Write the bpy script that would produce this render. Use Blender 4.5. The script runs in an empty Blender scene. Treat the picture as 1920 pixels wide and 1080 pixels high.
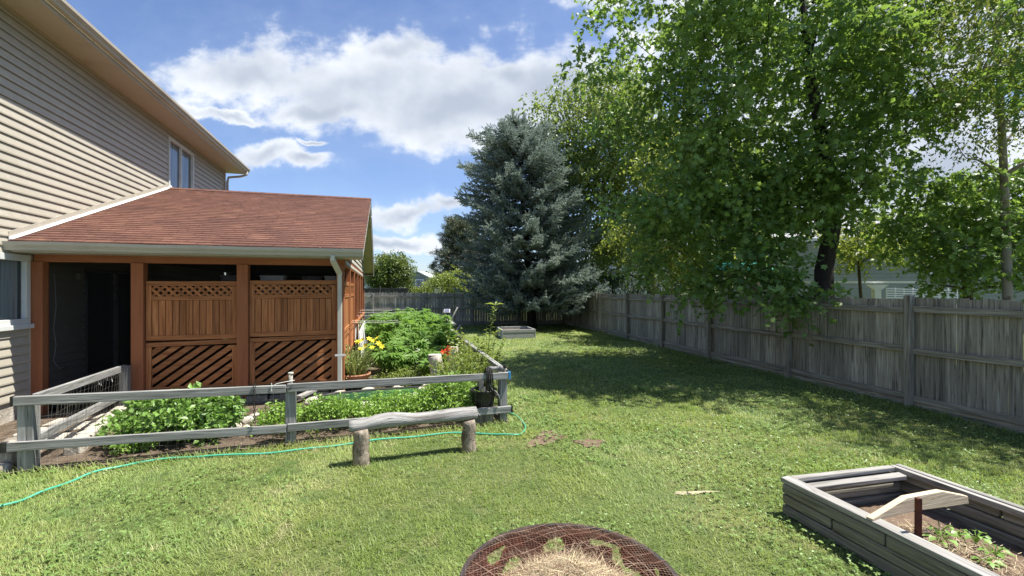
import bpy, math, random
import numpy as np
from mathutils import Vector, Matrix
R = math.radians
random.seed(7)
rng = np.random.default_rng(11)
sc = bpy.context.scene
C = sc.collection

# ------------------------------------------------------------------ camera, world, sun, exposure
F, HZ, CH = 850.0, 545.0, 1.75
cam = bpy.data.cameras.new('camera'); camo = bpy.data.objects.new('camera', cam); C.objects.link(camo)
camo.location = (0, 0, CH); camo.rotation_euler = (R(90), 0, 0)
cam.sensor_width = 36; cam.lens = 36 * F / 1920; cam.shift_y = (HZ - 540) / 1920
cam.clip_end = 2000; cam.clip_start = 0.05
sc.camera = camo
SUN_EL, SUN_AZ = 65.5, 2.0          # azimuth measured from +X towards +Y
sd = Vector((math.cos(R(SUN_EL)) * math.cos(R(SUN_AZ)), math.cos(R(SUN_EL)) * math.sin(R(SUN_AZ)), math.sin(R(SUN_EL))))
sun = bpy.data.lights.new('sun', 'SUN'); sun.energy = 4.6; sun.angle = R(0.55); sun.color = (1, .95, .86)
suno = bpy.data.objects.new('sun', sun); C.objects.link(suno); suno.rotation_euler = sd.to_track_quat('Z', 'Y').to_euler()
suno.location = (3, 0, 30)
sc.view_settings.view_transform = 'Standard'; sc.view_settings.look = 'None'
sc.view_settings.exposure = 1.18; sc.view_settings.gamma = 1
sc.render.engine = 'CYCLES'
sc.cycles.max_bounces = 7; sc.cycles.diffuse_bounces = 4; sc.cycles.transmission_bounces = 4
sc.cycles.transparent_max_bounces = 10; sc.cycles.glossy_bounces = 3
sc.cycles.sample_clamp_indirect = 6

W = bpy.data.worlds.new('World'); sc.world = W; W.use_nodes = True
nt = W.node_tree; N = nt.nodes; L = nt.links; N.clear()
def nd(tree, typ, **kw):
    n = tree.nodes.new(typ)
    for k, v in kw.items():
        if k == 'ins':
            for i, x in v.items():
                if isinstance(x, bpy.types.NodeSocket): tree.links.new(x, n.inputs[i])
                else: n.inputs[i].default_value = x
        else: setattr(n, k, v)
    return n
def mth(tree, op, a, b=0.0, c=None, clamp=False):
    n = nd(tree, 'ShaderNodeMath', operation=op, use_clamp=clamp, ins={0: a, 1: b})
    if c is not None:
        if isinstance(c, bpy.types.NodeSocket): tree.links.new(c, n.inputs[2])
        else: n.inputs[2].default_value = c
    return n.outputs[0]
def mixc(tree, f, a, b, mode='MIX'):
    n = nd(tree, 'ShaderNodeMix', data_type='RGBA', blend_type=mode)
    for sock, v in ((n.inputs[0], f), (n.inputs[6], a), (n.inputs[7], b)):
        if isinstance(v, bpy.types.NodeSocket): tree.links.new(v, sock)
        elif isinstance(v, (tuple, list)): sock.default_value = (*v[:3], 1)
        else: sock.default_value = v
    return n.outputs[2]
def smooth(tree, v, lo, hi):
    n = nd(tree, 'ShaderNodeMapRange', interpolation_type='SMOOTHSTEP', ins={0: v, 1: lo, 2: hi, 3: 0.0, 4: 1.0})
    return n.outputs[0]

sky = nd(nt, 'ShaderNodeTexSky', sky_type='NISHITA', sun_disc=False, sun_elevation=R(SUN_EL),
         sun_rotation=R(90 - SUN_AZ), air_density=1.0, dust_density=0.6, ozone_density=2.0)
tc = nd(nt, 'ShaderNodeTexCoord')
sep = nd(nt, 'ShaderNodeSeparateXYZ', ins={0: tc.outputs['Generated']})
yy = mth(nt, 'MAXIMUM', sep.outputs[1], 0.06)
uu = mth(nt, 'DIVIDE', sep.outputs[0], yy); ww = mth(nt, 'DIVIDE', sep.outputs[2], yy)
pos = nd(nt, 'ShaderNodeCombineXYZ', ins={0: uu, 1: ww}).outputs[0]
def noise(tree, vec, scale, detail=6, rough=.55, dist=0.0, dim='3D'):
    return nd(tree, 'ShaderNodeTexNoise', noise_dimensions=dim, ins={'Vector': vec, 'Scale': scale, 'Detail': detail, 'Roughness': rough, 'Distortion': dist})
wn = nd(nt, 'ShaderNodeTexNoise', ins={'Vector': pos, 'Scale': 5.5, 'Detail': 5, 'Roughness': .55})
wv = nd(nt, 'ShaderNodeVectorMath', operation='SUBTRACT', ins={0: wn.outputs[1], 1: (.5, .5, .5)}).outputs[0]
wv = nd(nt, 'ShaderNodeVectorMath', operation='MULTIPLY', ins={0: wv, 1: (.22, .15, 0)}).outputs[0]
wpos = nd(nt, 'ShaderNodeVectorMath', operation='ADD', ins={0: pos, 1: wv}).outputs[0]
bumps = [(700,150,320,105),(860,205,220,85),(1040,165,150,90),(480,135,200,48),(740,85,120,48),(960,150,90,48),(600,200,140,32),
         (520,285,84,26),(590,307,64,18),(612,266,40,8),(430,212,110,14),
         (775,403,88,24),(840,388,70,20),(740,452,120,16),(1560,60,400,330),(1700,330,320,240),(120,-190,300,60),(1180,-80,200,120)]
acc = None
for (bx, by, rx, ry) in bumps:
    v = nd(nt, 'ShaderNodeVectorMath', operation='SUBTRACT', ins={0: wpos, 1: ((bx-960)/850, (545-by)/850, 0)}).outputs[0]
    v = nd(nt, 'ShaderNodeVectorMath', operation='MULTIPLY', ins={0: v, 1: (850/rx, 850/ry, 0)}).outputs[0]
    l = nd(nt, 'ShaderNodeVectorMath', operation='LENGTH', ins={0: v}).outputs[1]
    h = mth(nt, 'SUBTRACT', 1.0, l)
    acc = h if acc is None else nd(nt, 'ShaderNodeMath', operation='SMOOTH_MAX', ins={0: acc, 1: h, 2: 0.25}).outputs[0]
acc = mth(nt, 'MAXIMUM', acc, -0.75)
sp = nd(nt, 'ShaderNodeVectorMath', operation='MULTIPLY', ins={0: pos, 1: (1.0, 1.35, 1)}).outputs[0]
n1 = noise(nt, sp, 6.0, 12, .56).outputs[0]
n2 = noise(nt, sp, 2.2, 5, .5).outputs[0]
cv = mth(nt, 'ADD', acc, mth(nt, 'MULTIPLY', mth(nt, 'SUBTRACT', n1, .5), 2.2))
cv = mth(nt, 'ADD', cv, mth(nt, 'MULTIPLY', mth(nt, 'SUBTRACT', n2, .5), .6))
n4 = noise(nt, sp, 19.0, 8, .6).outputs[0]
cv = mth(nt, 'ADD', cv, mth(nt, 'MULTIPLY', mth(nt, 'SUBTRACT', n4, .5), .7))
mask = smooth(nt, cv, -.16, .42)
veil = smooth(nt, cv, -1.0, .6)
sp2 = nd(nt, 'ShaderNodeVectorMath', operation='ADD', ins={0: sp, 1: (.03, -.07, 0)}).outputs[0]
n3 = noise(nt, sp2, 4.6, 7, .5).outputs[0]
lit = smooth(nt, mth(nt, 'ADD', mth(nt, 'MULTIPLY', mth(nt, 'SUBTRACT', n3, n2), 1.0), mth(nt, 'SUBTRACT', .72, mth(nt, 'MULTIPLY', acc, .55))), .15, .85)
ccol = mixc(nt, lit, (3.2, 3.6, 4.3), (6.3, 6.55, 6.9))
skyc = mixc(nt, 1.0, sky.outputs[0], (.90, .93, 1.08), 'MULTIPLY')
skyc = mixc(nt, mth(nt, 'MULTIPLY', veil, .20), skyc, (4.2, 5.0, 6.2))
fin = mixc(nt, mth(nt, 'MULTIPLY', mask, .97), skyc, ccol)
bg = nd(nt, 'ShaderNodeBackground', ins={0: fin, 1: 0.075})
nd(nt, 'ShaderNodeOutputWorld', ins={0: bg.outputs[0]})

# ------------------------------------------------------------------ frames and pixel helpers
W0 = Vector((-6.67, 6.28, 0)); U = Vector((-.274, .962, 0)).normalized(); V = Vector((.962, .274, 0)).normalized(); Z = Vector((0, 0, 1))
def H(s, t, z=0): return W0 + U * s + V * t + Z * z
def G(px, py, z=0.0):
    d = (CH - z) * F / (py - HZ); return Vector(((px - 960) / F * d, d, z))
def P(px, py, d): return Vector(((px - 960) / F * d, d, CH - (py - HZ) / F * d))

# ------------------------------------------------------------------ materials
MATS = {}
def mat(name, base, layers=(), scale=(1, 1, 1), coord='Object', rough=.8, island=0.0, bump=0.0, bscale=40, spec=.25,
        trans=0.0, tcol=None, metal=0.0, bdist=.01, islhue=None):
    m = bpy.data.materials.new(name); m.use_nodes = True; t = m.node_tree; t.nodes.clear(); MATS[name] = m
    tcn = nd(t, 'ShaderNodeTexCoord')
    vec = nd(t, 'ShaderNodeVectorMath', operation='MULTIPLY', ins={0: tcn.outputs[coord], 1: scale}).outputs[0]
    col = None
    cur = base
    for (c, s, lo, hi, det) in layers:
        n = noise(t, vec, s, det, .6).outputs[0]
        f = smooth(t, n, lo, hi)
        cur = mixc(t, f, cur, c)
    if island or islhue:
        geo = nd(t, 'ShaderNodeNewGeometry')
        r = geo.outputs['Random Per Island']
        if islhue:
            cur = mixc(t, mth(t, 'MULTIPLY', mth(t, 'FRACT', mth(t, 'MULTIPLY', r, 7.31)), islhue[1]), cur, islhue[0])
        if island:
            k = mth(t, 'MULTIPLY_ADD', r, 2 * island, 1 - island)
            kc = nd(t, 'ShaderNodeCombineXYZ', ins={0: k, 1: k, 2: k}).outputs[0]
            cur = mixc(t, 1.0, cur, kc, 'MULTIPLY')
    b = nd(t, 'ShaderNodeBsdfPrincipled', ins={'Roughness': rough, 'Specular IOR Level': spec, 'Metallic': metal})
    if isinstance(cur, bpy.types.NodeSocket): t.links.new(cur, b.inputs[0])
    else: b.inputs[0].default_value = (*cur, 1)
    if bump:
        n = noise(t, vec, bscale, 4, .6).outputs[0]
        bn = nd(t, 'ShaderNodeBump', ins={'Strength': bump, 'Distance': bdist, 'Height': n})
        t.links.new(bn.outputs[0], b.inputs['Normal'])
    out = b.outputs[0]
    if trans:
        tr = nd(t, 'ShaderNodeBsdfTranslucent')
        if tcol: tcn2 = mixc(t, .5, cur, tcol); t.links.new(tcn2, tr.inputs[0])
        elif isinstance(cur, bpy.types.NodeSocket): t.links.new(cur, tr.inputs[0])
        else: tr.inputs[0].default_value = (*cur, 1)
        out = nd(t, 'ShaderNodeMixShader', ins={0: trans, 1: out, 2: tr.outputs[0]}).outputs[0]
    nd(t, 'ShaderNodeOutputMaterial', ins={0: out})
    return m

def grey_wood(name, c=(.30,.285,.26), dark=(.12,.115,.11), pale=(.46,.45,.42), isl=.18, moss=None):
    ly = [(pale, 1.0, .46, .68, 5), (dark, 1.7, .50, .70, 8), (tuple(x*.6 for x in dark), .35, .56, .80, 3), (tuple(x*.35 for x in dark), 2.6, .66, .71, 6)]
    m = mat(name, c, ly, scale=(1.3, 26, 26), coord='UV', rough=.85, island=isl, bump=.5, bscale=3.0, bdist=.006)
    return m
grey_wood('rail_wood', (.235,.235,.225), (.085,.085,.083), (.38,.38,.37), .1)
grey_wood('fence_wood', (.31,.285,.225), (.08,.073,.058), (.48,.45,.37), .28)
grey_wood('fence_wood_back', (.30,.285,.25), (.10,.095,.082), (.48,.46,.41), .30)
grey_wood('bed_wood', (.20,.19,.155), (.06,.056,.047), (.33,.315,.27), .2)
grey_wood('cap_wood', (.29,.28,.26), (.10,.097,.09), (.43,.42,.39), .12)
grey_wood('fresh_board', (.50,.41,.29), (.30,.22,.14), (.62,.54,.42), .05)
mat('cedar', (.36,.145,.055), [((.22,.08,.03), 1.5, .42, .66, 7), ((.46,.21,.09), .8, .5, .72, 4), ((.12,.045,.02), 1.1, .66, .72, 5)], (1.2, 22, 22), 'UV', .62, .24, .25, 3.0)
mat('cedar_post', (.32,.118,.052), [((.24,.082,.034), 1.2, .45, .75, 5), ((.42,.16,.07), .5, .5, .8, 3), ((.09,.032,.015), .8, .67, .72, 5)], (1.2, 14, 14), 'UV', .6, .06, .25, 3.0)
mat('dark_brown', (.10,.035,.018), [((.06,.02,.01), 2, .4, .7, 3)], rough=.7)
mat('siding', (.395,.365,.30), [((.35,.325,.265), .7, .45, .75, 4), ((.44,.41,.34), 9, .5, .8, 2), ((.31,.285,.235), .5, .58, .8, 6)], (1,1,1), 'Object', .5, .025, .08, 60, .4)
mat('siding_pale', (.44,.41,.35), [((.39,.36,.31), .9, .45, .75, 4)], rough=.5)  # slightly paler siding, used on the wall core and porch gable
mat('soffit', (.46,.40,.31), [((.40,.335,.25), 2.2, .52, .75, 5), ((.28,.20,.13), 1.1, .70, .8, 4)], rough=.6)
mat('gutter', (.42,.375,.30), [((.35,.31,.25), 1.5, .45, .75, 5), ((.27,.245,.2), 5, .62, .8, 5)], rough=.42, spec=.5)
mat('gutter_grey', (.40,.385,.335), [((.33,.32,.28), 1.5, .45, .75, 5), ((.24,.23,.2), 4, .60, .8, 6)], rough=.42, spec=.5)
mat('downspout', (.52,.50,.44), [((.42,.40,.35), 2, .45, .75, 4)], rough=.45, spec=.5)
mat('olive_soffit', (.42,.38,.25), [((.34,.31,.2), 1.5, .45, .75, 4)], rough=.6)
mat('white_trim', (.74,.74,.72), [((.62,.62,.6), 3, .5, .8, 4)], rough=.45)
mat('window_frame', (.60,.62,.60), [((.50,.52,.5), 3, .5, .8, 4)], rough=.4)
mat('curtain', (.72,.74,.75), [((.38,.4,.42), 1.2, .45, .7, 3)], (18, 18, .6), rough=.9)
mat('dark_void', (.008,.008,.009), rough=.9)  # black colour standing in for unlit space
mat('interior_shade', (.018,.016,.015), rough=.95)  # near-black puts the interior shade into the surface colour
mat('shingle', (.122,.058,.042), [((.09,.043,.034), 1.1, .45, .7, 5), ((.175,.088,.060), 3.2, .5, .75, 6), ((.12,.052,.044), .8, .60, .8, 4), ((.42,.26,.22), 120, .62, .75, 2)], (1,1,1), 'Object', .92, .13, .6, 150, .2)
mat('shingle_edge', (.11,.04,.03), rough=.9)
mat('stone_pale', (.45,.42,.36), [((.30,.27,.22), 3, .45, .7, 6), ((.58,.55,.49), 9, .55, .75, 4)], rough=.9, island=.18, bump=.6, bscale=18, bdist=.03)
mat('stone_dark', (.19,.185,.17), [((.10,.095,.085), 3, .45, .7, 6), ((.28,.27,.25), 9, .55, .75, 4)], rough=.9, island=.22, bump=.6, bscale=18, bdist=.03)
mat('soil', (.13,.098,.07), [((.07,.05,.036), 6, .42, .65, 8), ((.24,.20,.155), 22, .56, .7, 5)], rough=.95, bump=1.0, bscale=35, bdist=.03)
mat('bare_soil', (.17,.12,.085), [((.11,.075,.05), 9, .42, .65, 8), ((.26,.2,.14), 25, .55, .7, 5)], rough=.95, bump=1.0, bscale=45, bdist=.02)
mat('sand', (.36,.32,.21), [((.26,.24,.14), 20, .45, .65, 5)], rough=.95, bump=.6, bscale=60)
mat('straw', (.52,.44,.29), [((.36,.29,.18), 8, .45, .65, 4)], rough=.8, island=.4, trans=.15)
mat('mulch', (.22,.16,.10), rough=.9, island=.5)
mat('lawn_base', (.10,.13,.042), [((.17,.17,.075), .9, .48, .7, 5), ((.04,.065,.016), 14, .45, .7, 6), ((.20,.18,.09), 3.1, .60, .75, 4)], rough=.95, bump=.8, bscale=60, bdist=.03)
mat('blade', (.235,.345,.082), [((.38,.45,.14), .7, .44, .60, 5), ((.12,.24,.055), 1.9, .52, .66, 4), ((.52,.50,.27), 2.6, .57, .70, 4)],
    rough=.45, island=.28, spec=.35, trans=.46, tcol=(.40,.52,.06), islhue=((.44,.46,.24), .4))
mat('clover', (.17,.27,.075), [((.23,.33,.10), 1.5, .45, .7, 4)], rough=.4, island=.25, spec=.4, trans=.3, tcol=(.22,.38,.04))
def leafmat(name, c, c2, tr=.35, tcol=(.25,.36,.03), isl=.3, rough=.42, spec=.45, hue=None):
    mat(name, c, [(c2, .55, .42, .66, 3)], rough=rough, island=isl, spec=spec, trans=tr, tcol=tcol, islhue=hue)
leafmat('maple_leaf', (.115,.205,.058), (.21,.32,.08), .42, (.36,.54,.06), .4)
leafmat('elm_leaf', (.14,.215,.06), (.23,.30,.08), .42, (.42,.54,.07), hue=((.24,.22,.07), .3))
leafmat('birch_leaf', (.13,.19,.05), (.19,.24,.065), .42, (.38,.46,.06), hue=((.18,.14,.05), .5))
leafmat('yellow_leaf', (.21,.28,.065), (.30,.35,.08), .42, (.46,.54,.06))
leafmat('round_leaf', (.095,.145,.03), (.17,.22,.045), .28, (.26,.34,.04))
leafmat('bush_leaf', (.16,.29,.06), (.22,.36,.08), .32, (.24,.42,.05), .3)
leafmat('mint_leaf', (.22,.37,.06), (.30,.45,.085), .34, (.28,.45,.05), .3)
leafmat('tall_leaf', (.15,.27,.06), (.25,.38,.075), .40, (.34,.62,.06), .3)
leafmat('lily_leaf', (.22,.28,.09), (.30,.33,.13), .3, (.28,.36,.06), .3)
leafmat('dark_leaf', (.028,.055,.02), (.045,.08,.025), .2, (.08,.14,.03))
leafmat('pine_leaf', (.10,.125,.068), (.16,.18,.10), .15, (.10,.13,.05))
leafmat('spruce_leaf', (.23,.305,.265), (.37,.44,.385), .22, (.2,.28,.23), .4, .5, .4, ((.40,.43,.35), .6))
mat('dead_twig', (.27,.23,.20), rough=.9, island=.3)
mat('yellow_petal', (.85,.72,.05), rough=.5, island=.15, trans=.3)
mat('red_petal', (.75,.06,.02), rough=.5, island=.2, trans=.3)
mat('bark', (.13,.105,.08), [((.065,.052,.04), 3, .42, .66, 7), ((.2,.17,.14), 7, .56, .74, 5)], (1,1,.3), rough=.95, bump=1.0, bscale=22, bdist=.04)
mat('bark_dark', (.05,.042,.036), [((.026,.022,.02), 3, .42, .66, 7)], (1,1,.3), rough=.95, bump=1.0, bscale=22, bdist=.04)
mat('bark_pale', (.30,.27,.235), [((.12,.10,.085), 5, .5, .66, 7)], rough=.9, bump=.5, bscale=22, bdist=.02)
mat('log_silver', (.31,.305,.295), [((.15,.14,.13), 1.0, .42, .62, 7), ((.44,.43,.41), 1.6, .52, .70, 7), ((.07,.062,.055), 2.4, .60, .66, 6)], (1.4, 16, 16), 'UV', .75, 0, .8, 3.0, bdist=.012)
mat('log_bark', (.27,.225,.175), [((.12,.095,.07), 1.2, .44, .62, 7), ((.44,.39,.31), 2.1, .55, .7, 6)], (6, 10, 10), 'UV', .9, 0, 1.0, 2.6, bdist=.02)
mat('log_under', (.10,.09,.075), [((.05,.045,.04), 4, .4, .7, 5)], rough=.95)
mat('stump_wood', (.42,.38,.33), [((.24,.21,.17), 5, .42, .65, 6), ((.56,.53,.48), 11, .55, .7, 5)], (1,1,.35), rough=.9, bump=.9, bscale=20, bdist=.03)
mat('hose_green', (.06,.36,.235), [((.10,.42,.29), 6, .5, .7, 3)], rough=.35, spec=.5)
mat('black_plastic', (.016,.016,.017), [((.04,.04,.04), 5, .5, .75, 4)], rough=.4, spec=.5)
mat('black_rubber', (.02,.02,.02), [((.06,.055,.05), 8, .5, .75, 4)], rough=.6)
mat('grey_plastic', (.17,.17,.17), [((.09,.09,.09), 8, .5, .75, 4)], rough=.5)
mat('blue_tape', (.05,.22,.42), rough=.5)
mat('wire', (.28,.27,.25), rough=.45, metal=.7)
mat('wire_dark', (.10,.095,.09), rough=.6, metal=.4)
mat('string', (.75,.75,.72), rough=.8)
mat('rust', (.07,.024,.018), [((.14,.042,.018), 9, .45, .66, 6), ((.045,.025,.022), 4, .5, .7, 5)], rough=.85, bump=.5, bscale=60)
mat('black_rim', (.028,.026,.026), [((.07,.05,.04), 14, .55, .75, 4)], rough=.6, spec=.4)
mat('wire_rust', (.19,.105,.075), [((.30,.21,.16), 9, .45, .66, 3)], rough=.7, metal=.3)
mat('terracotta', (.52,.26,.15), [((.42,.2,.12), 6, .45, .7, 5)], rough=.8)
mat('copper_stone', (.50,.32,.26), rough=.85, island=.3)
mat('pond_water', (.015,.07,.03), [((.05,.16,.03), 2.5, .42, .62, 4), ((.28,.42,.10), 16, .57, .64, 6)], rough=.12, spec=.6, bump=.25, bscale=14)
mat('solar_cell', (.18,.19,.28), rough=.2, spec=.6)
mat('white_plastic', (.75,.75,.75), rough=.4)
mat('concrete_white', (.60,.61,.60), [((.42,.43,.42), 4, .45, .7, 5)], rough=.8)
mat('neighbor_siding', (.27,.29,.24), [((.22,.24,.20), 1, .45, .7, 3)], rough=.6)
mat('far_siding', (.20,.225,.26), rough=.7)
mat('white_siding', (.66,.68,.69), rough=.7)
mat('grey_roof', (.34,.34,.345), [((.26,.26,.265), 3, .45, .7, 4)], rough=.9)
mat('teal_canopy', (.02,.25,.22), rough=.6, trans=.2)
mat('planter_grey', (.38,.385,.37), [((.24,.245,.235), 3, .45, .7, 5)], (1.5, 20, 20), 'UV', rough=.85, island=.08, bump=.3, bscale=3)
mat('neighbor_fence', (.10,.095,.09), [((.06,.055,.05), 3, .45, .7, 4)], (1,20,20), 'UV', rough=.9, island=.25)
mat('house_roof', (.16,.12,.10), [((.11,.08,.07), 3, .45, .7, 5)], rough=.95)
def glass(name, alpha=.25):
    m = bpy.data.materials.new(name); m.use_nodes = True; t = m.node_tree; t.nodes.clear(); MATS[name] = m
    g = nd(t, 'ShaderNodeBsdfGlossy', ins={0: (.9,.95,1,1), 1: .03}); tr = nd(t, 'ShaderNodeBsdfTransparent', ins={0: (.8,.85,.88,1)})
    fr = nd(t, 'ShaderNodeFresnel', ins={0: 1.5})
    f = mth(t, 'ADD', fr.outputs[0], alpha * .3, clamp=True)
    nd(t, 'ShaderNodeOutputMaterial', ins={0: nd(t, 'ShaderNodeMixShader', ins={0: f, 1: tr.outputs[0], 2: g.outputs[0]}).outputs[0]})
glass('glass', .05)
def screen(name, f=.6):
    m = bpy.data.materials.new(name); m.use_nodes = True; t = m.node_tree; t.nodes.clear(); MATS[name] = m
    d = nd(t, 'ShaderNodeBsdfDiffuse', ins={0: (.012,.012,.013,1)}); tr = nd(t, 'ShaderNodeBsdfTransparent')
    nd(t, 'ShaderNodeOutputMaterial', ins={0: nd(t, 'ShaderNodeMixShader', ins={0: f, 1: tr.outputs[0], 2: d.outputs[0]}).outputs[0]})
screen('screen', .5)

# ------------------------------------------------------------------ object helpers
ORG = {}
def props(o, label=None, cat=None, group=None, kind=None):
    if label: o['label'] = label
    if cat: o['category'] = cat
    if group: o['group'] = group
    if kind: o['kind'] = kind
    return o
def thing(name, label, cat, loc=(0, 0, 0), group=None):
    o = bpy.data.objects.new(name, None); C.objects.link(o); o.location = loc; o.empty_display_size = .2
    ORG[o] = Vector(loc); return props(o, label, cat, group)
def link(name, me, m, parent=None, org=None, **kw):
    o = bpy.data.objects.new(name, me); C.objects.link(o)
    me.materials.append(MATS[m]); me.name = name
    if parent is not None: o.parent = parent; ORG[o] = ORG[parent]
    else: o.location = org; ORG[o] = Vector(org)
    return props(o, **kw)

class MB:
    def __init__(s): s.v = []; s.f = []; s.uv = []
    def face(s, idx, uvs=None):
        s.f.append(idx); s.uv.extend(uvs if uvs else [(0, 0)] * len(idx))
    def prism(s, p0, p1, w, h, up=Z, taper=1.0, jit=0):
        """bar from p0 to p1; w across, h along 'up'"""
        p0 = Vector(p0); p1 = Vector(p1); d = p1 - p0; ln = d.length
        if ln < 1e-6: return s
        d.normalize(); a = d.cross(up)
        if a.length < 1e-4: a = d.cross(Vector((1, 0, 0)))
        a.normalize(); b = a.cross(d).normalized()
        o = len(s.v); u0, v0 = random.random() * 20, random.random() * 20
        for p, k in ((p0, 1), (p1, taper)):
            for (x, y) in ((-.5, -.5), (.5, -.5), (.5, .5), (-.5, .5)):
                q = p + a * x * w * k + b * y * h * k
                if jit: q += Vector((random.uniform(-jit, jit), random.uniform(-jit, jit), random.uniform(-jit, jit)))
                s.v.append(q)
        acc = 0
        for i in range(4):
            j = (i + 1) % 4; wd = w if i % 2 == 0 else h
            s.face([o+i, o+j, o+4+j, o+4+i], [(u0, v0+acc), (u0, v0+acc+wd), (u0+ln, v0+acc+wd), (u0+ln, v0+acc)])
            acc += wd
        s.face([o+3, o+2, o+1, o], [(u0, v0), (u0+h*.1, v0), (u0+h*.1, v0+w), (u0, v0+w)])
        s.face([o+4, o+5, o+6, o+7], [(u0, v0), (u0+h*.1, v0), (u0+h*.1, v0+w), (u0, v0+w)])
        return s
    def box(s, c, sz, ax=(Vector((1,0,0)), Vector((0,1,0)))):
        c = Vector(c); a = ax[0]
        return s.prism(c - a * sz[0]/2, c + a * sz[0]/2, sz[1], sz[2])
    def quad(s, a, b, c, d, k=1.0):
        o = len(s.v); s.v += [Vector(a), Vector(b), Vector(c), Vector(d)]
        l1 = (Vector(b)-Vector(a)).length; l2 = (Vector(d)-Vector(a)).length; u0 = random.random()*9
        s.face([o, o+1, o+2, o+3], [(u0, 0), (u0+l1, 0), (u0+l1, l2), (u0, l2)]); return s
    def poly(s, pts, org, a, b, th):
        """2-D polygon in frame (a,b) extruded by th along a x b"""
        n = a.cross(b).normalized(); o = len(s.v); m = len(pts); r0 = random.random()*9
        la = max(pts, key=lambda p: p[0])[0] - min(pts, key=lambda p: p[0])[0]
        for k in (0, 1):
            for (x, y) in pts: s.v.append(org + a*x + b*y + n*th*k)
        s.face([o+i for i in range(m)][::-1], [(r0+pts[i][0], r0+pts[i][1]) for i in range(m)][::-1])
        s.face([o+m+i for i in range(m)], [(r0+pts[i][0], r0+pts[i][1]) for i in range(m)])
        for i in range(m):
            j = (i+1) % m; s.face([o+i, o+j, o+m+j, o+m+i])
        return s
    def extr(s, prof, p0, p1, a, b, caps=True):
        o = len(s.v); m = len(prof); ln = (Vector(p1)-Vector(p0)).length
        for p in (Vector(p0), Vector(p1)):
            for (x, y) in prof: s.v.append(p + a*x + b*y)
        for i in range(m):
            j = (i+1) % m; s.face([o+i, o+j, o+m+j, o+m+i], [(0, i*.1), (0, i*.1+.1), (ln, i*.1+.1), (ln, i*.1)])
        if caps: s.face([o+i for i in range(m)][::-1]); s.face([o+m+i for i in range(m)])
        return s
    def tube(s, pts, rad, n=8, caps=True, rough=0.0, sq=1.0):
        pts = [Vector(p) for p in pts]; k = len(pts)
        if not isinstance(rad, (list, tuple)): rad = [rad] * k
        o = len(s.v); ref = None; ln = 0
        v0 = random.random()*9
        for i, p in enumerate(pts):
            d = (pts[min(i+1, k-1)] - pts[max(i-1, 0)])
            d = d.normalized() if d.length > 1e-9 else Vector((0, 0, 1))
            if ref is None: ref = d.orthogonal().normalized()
            ref = (ref - d * ref.dot(d));
            ref = ref.normalized() if ref.length > 1e-5 else d.orthogonal().normalized()
            b = d.cross(ref)
            for j in range(n):
                an = 2*math.pi*j/n; r = rad[i] * (1 + (random.uniform(-rough, rough) if rough else 0))
                s.v.append(p + ref*math.cos(an)*r + b*math.sin(an)*r*sq)
        for i in range(k-1):
            l1 = (pts[i+1]-pts[i]).length; c = 2*math.pi*max(rad[i], .002)
            for j in range(n):
                j2 = (j+1) % n
                s.face([o+i*n+j, o+i*n+j2, o+(i+1)*n+j2, o+(i+1)*n+j],
                       [(ln, v0+c*j/n), (ln, v0+c*(j+1)/n), (ln+l1, v0+c*(j+1)/n), (ln+l1, v0+c*j/n)])
            ln += l1
        if caps: s.face([o+j for j in range(n)][::-1]); s.face([o+(k-1)*n+j for j in range(n)])
        return s
    def build(s, name, m, parent=None, smooth=False, bevel=0.0, org=None, seg=2, **kw):
        me = bpy.data.meshes.new(name)
        if parent is not None: og = ORG[parent]
        elif org is not None: og = Vector(org)
        else:
            xs = [v[0] for v in s.v]; ys = [v[1] for v in s.v]; zs = [v[2] for v in s.v]
            og = Vector(((min(xs)+max(xs))/2, (min(ys)+max(ys))/2, min(zs)))
        me.from_pydata([tuple(Vector(v) - og) for v in s.v], [], s.f)
        uvl = me.uv_layers.new(name='UVMap'); uvl.data.foreach_set('uv', np.array(s.uv, dtype=np.float32).ravel())
        if smooth: me.polygons.foreach_set('use_smooth', [True]*len(me.polygons))
        me.update()
        o = link(name, me, m, parent, og, **kw)
        if bevel:
            bm = o.modifiers.new('bevel', 'BEVEL'); bm.width = bevel; bm.segments = seg; bm.limit_method = 'ANGLE'; bm.angle_limit = R(40)
        return o

def clip_rect(poly, x0, x1, y0, y1):
    for (ax, lim, sg) in ((0, x0, 1), (0, x1, -1), (1, y0, 1), (1, y1, -1)):
        out = []
        for i in range(len(poly)):
            a, b = poly[i-1], poly[i]; da, db = (a[ax]-lim)*sg, (b[ax]-lim)*sg
            if (da >= 0) != (db >= 0):
                t = da/(da-db); out.append((a[0]+(b[0]-a[0])*t, a[1]+(b[1]-a[1])*t))
            if db >= 0: out.append(b)
        poly = out
        if len(poly) < 3: return []
    return poly

def unit(a): return a / np.maximum(np.linalg.norm(a, axis=1, keepdims=True), 1e-9)
def fast(name, Vt, polys, m, parent=None, org=(0, 0, 0), **kw):
    """Vt (n,3); polys list of (k, index array m x k)"""
    og = np.array(ORG[parent] if parent is not None else org, dtype=float)
    me = bpy.data.meshes.new(name)
    me.vertices.add(len(Vt)); me.vertices.foreach_set('co', (Vt - og).astype(np.float32).ravel())
    idx = np.concatenate([p.ravel() for p in polys]); cnt = np.concatenate([np.full(len(p), p.shape[1]) for p in polys])
    me.loops.add(len(idx)); me.loops.foreach_set('vertex_index', idx.astype(np.int32))
    me.polygons.add(len(cnt)); st = np.concatenate([[0], np.cumsum(cnt)[:-1]])
    me.polygons.foreach_set('loop_start', st.astype(np.int32)); me.update(calc_edges=True)
    return link(name, me, m, parent, Vector(org), **kw)
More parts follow.
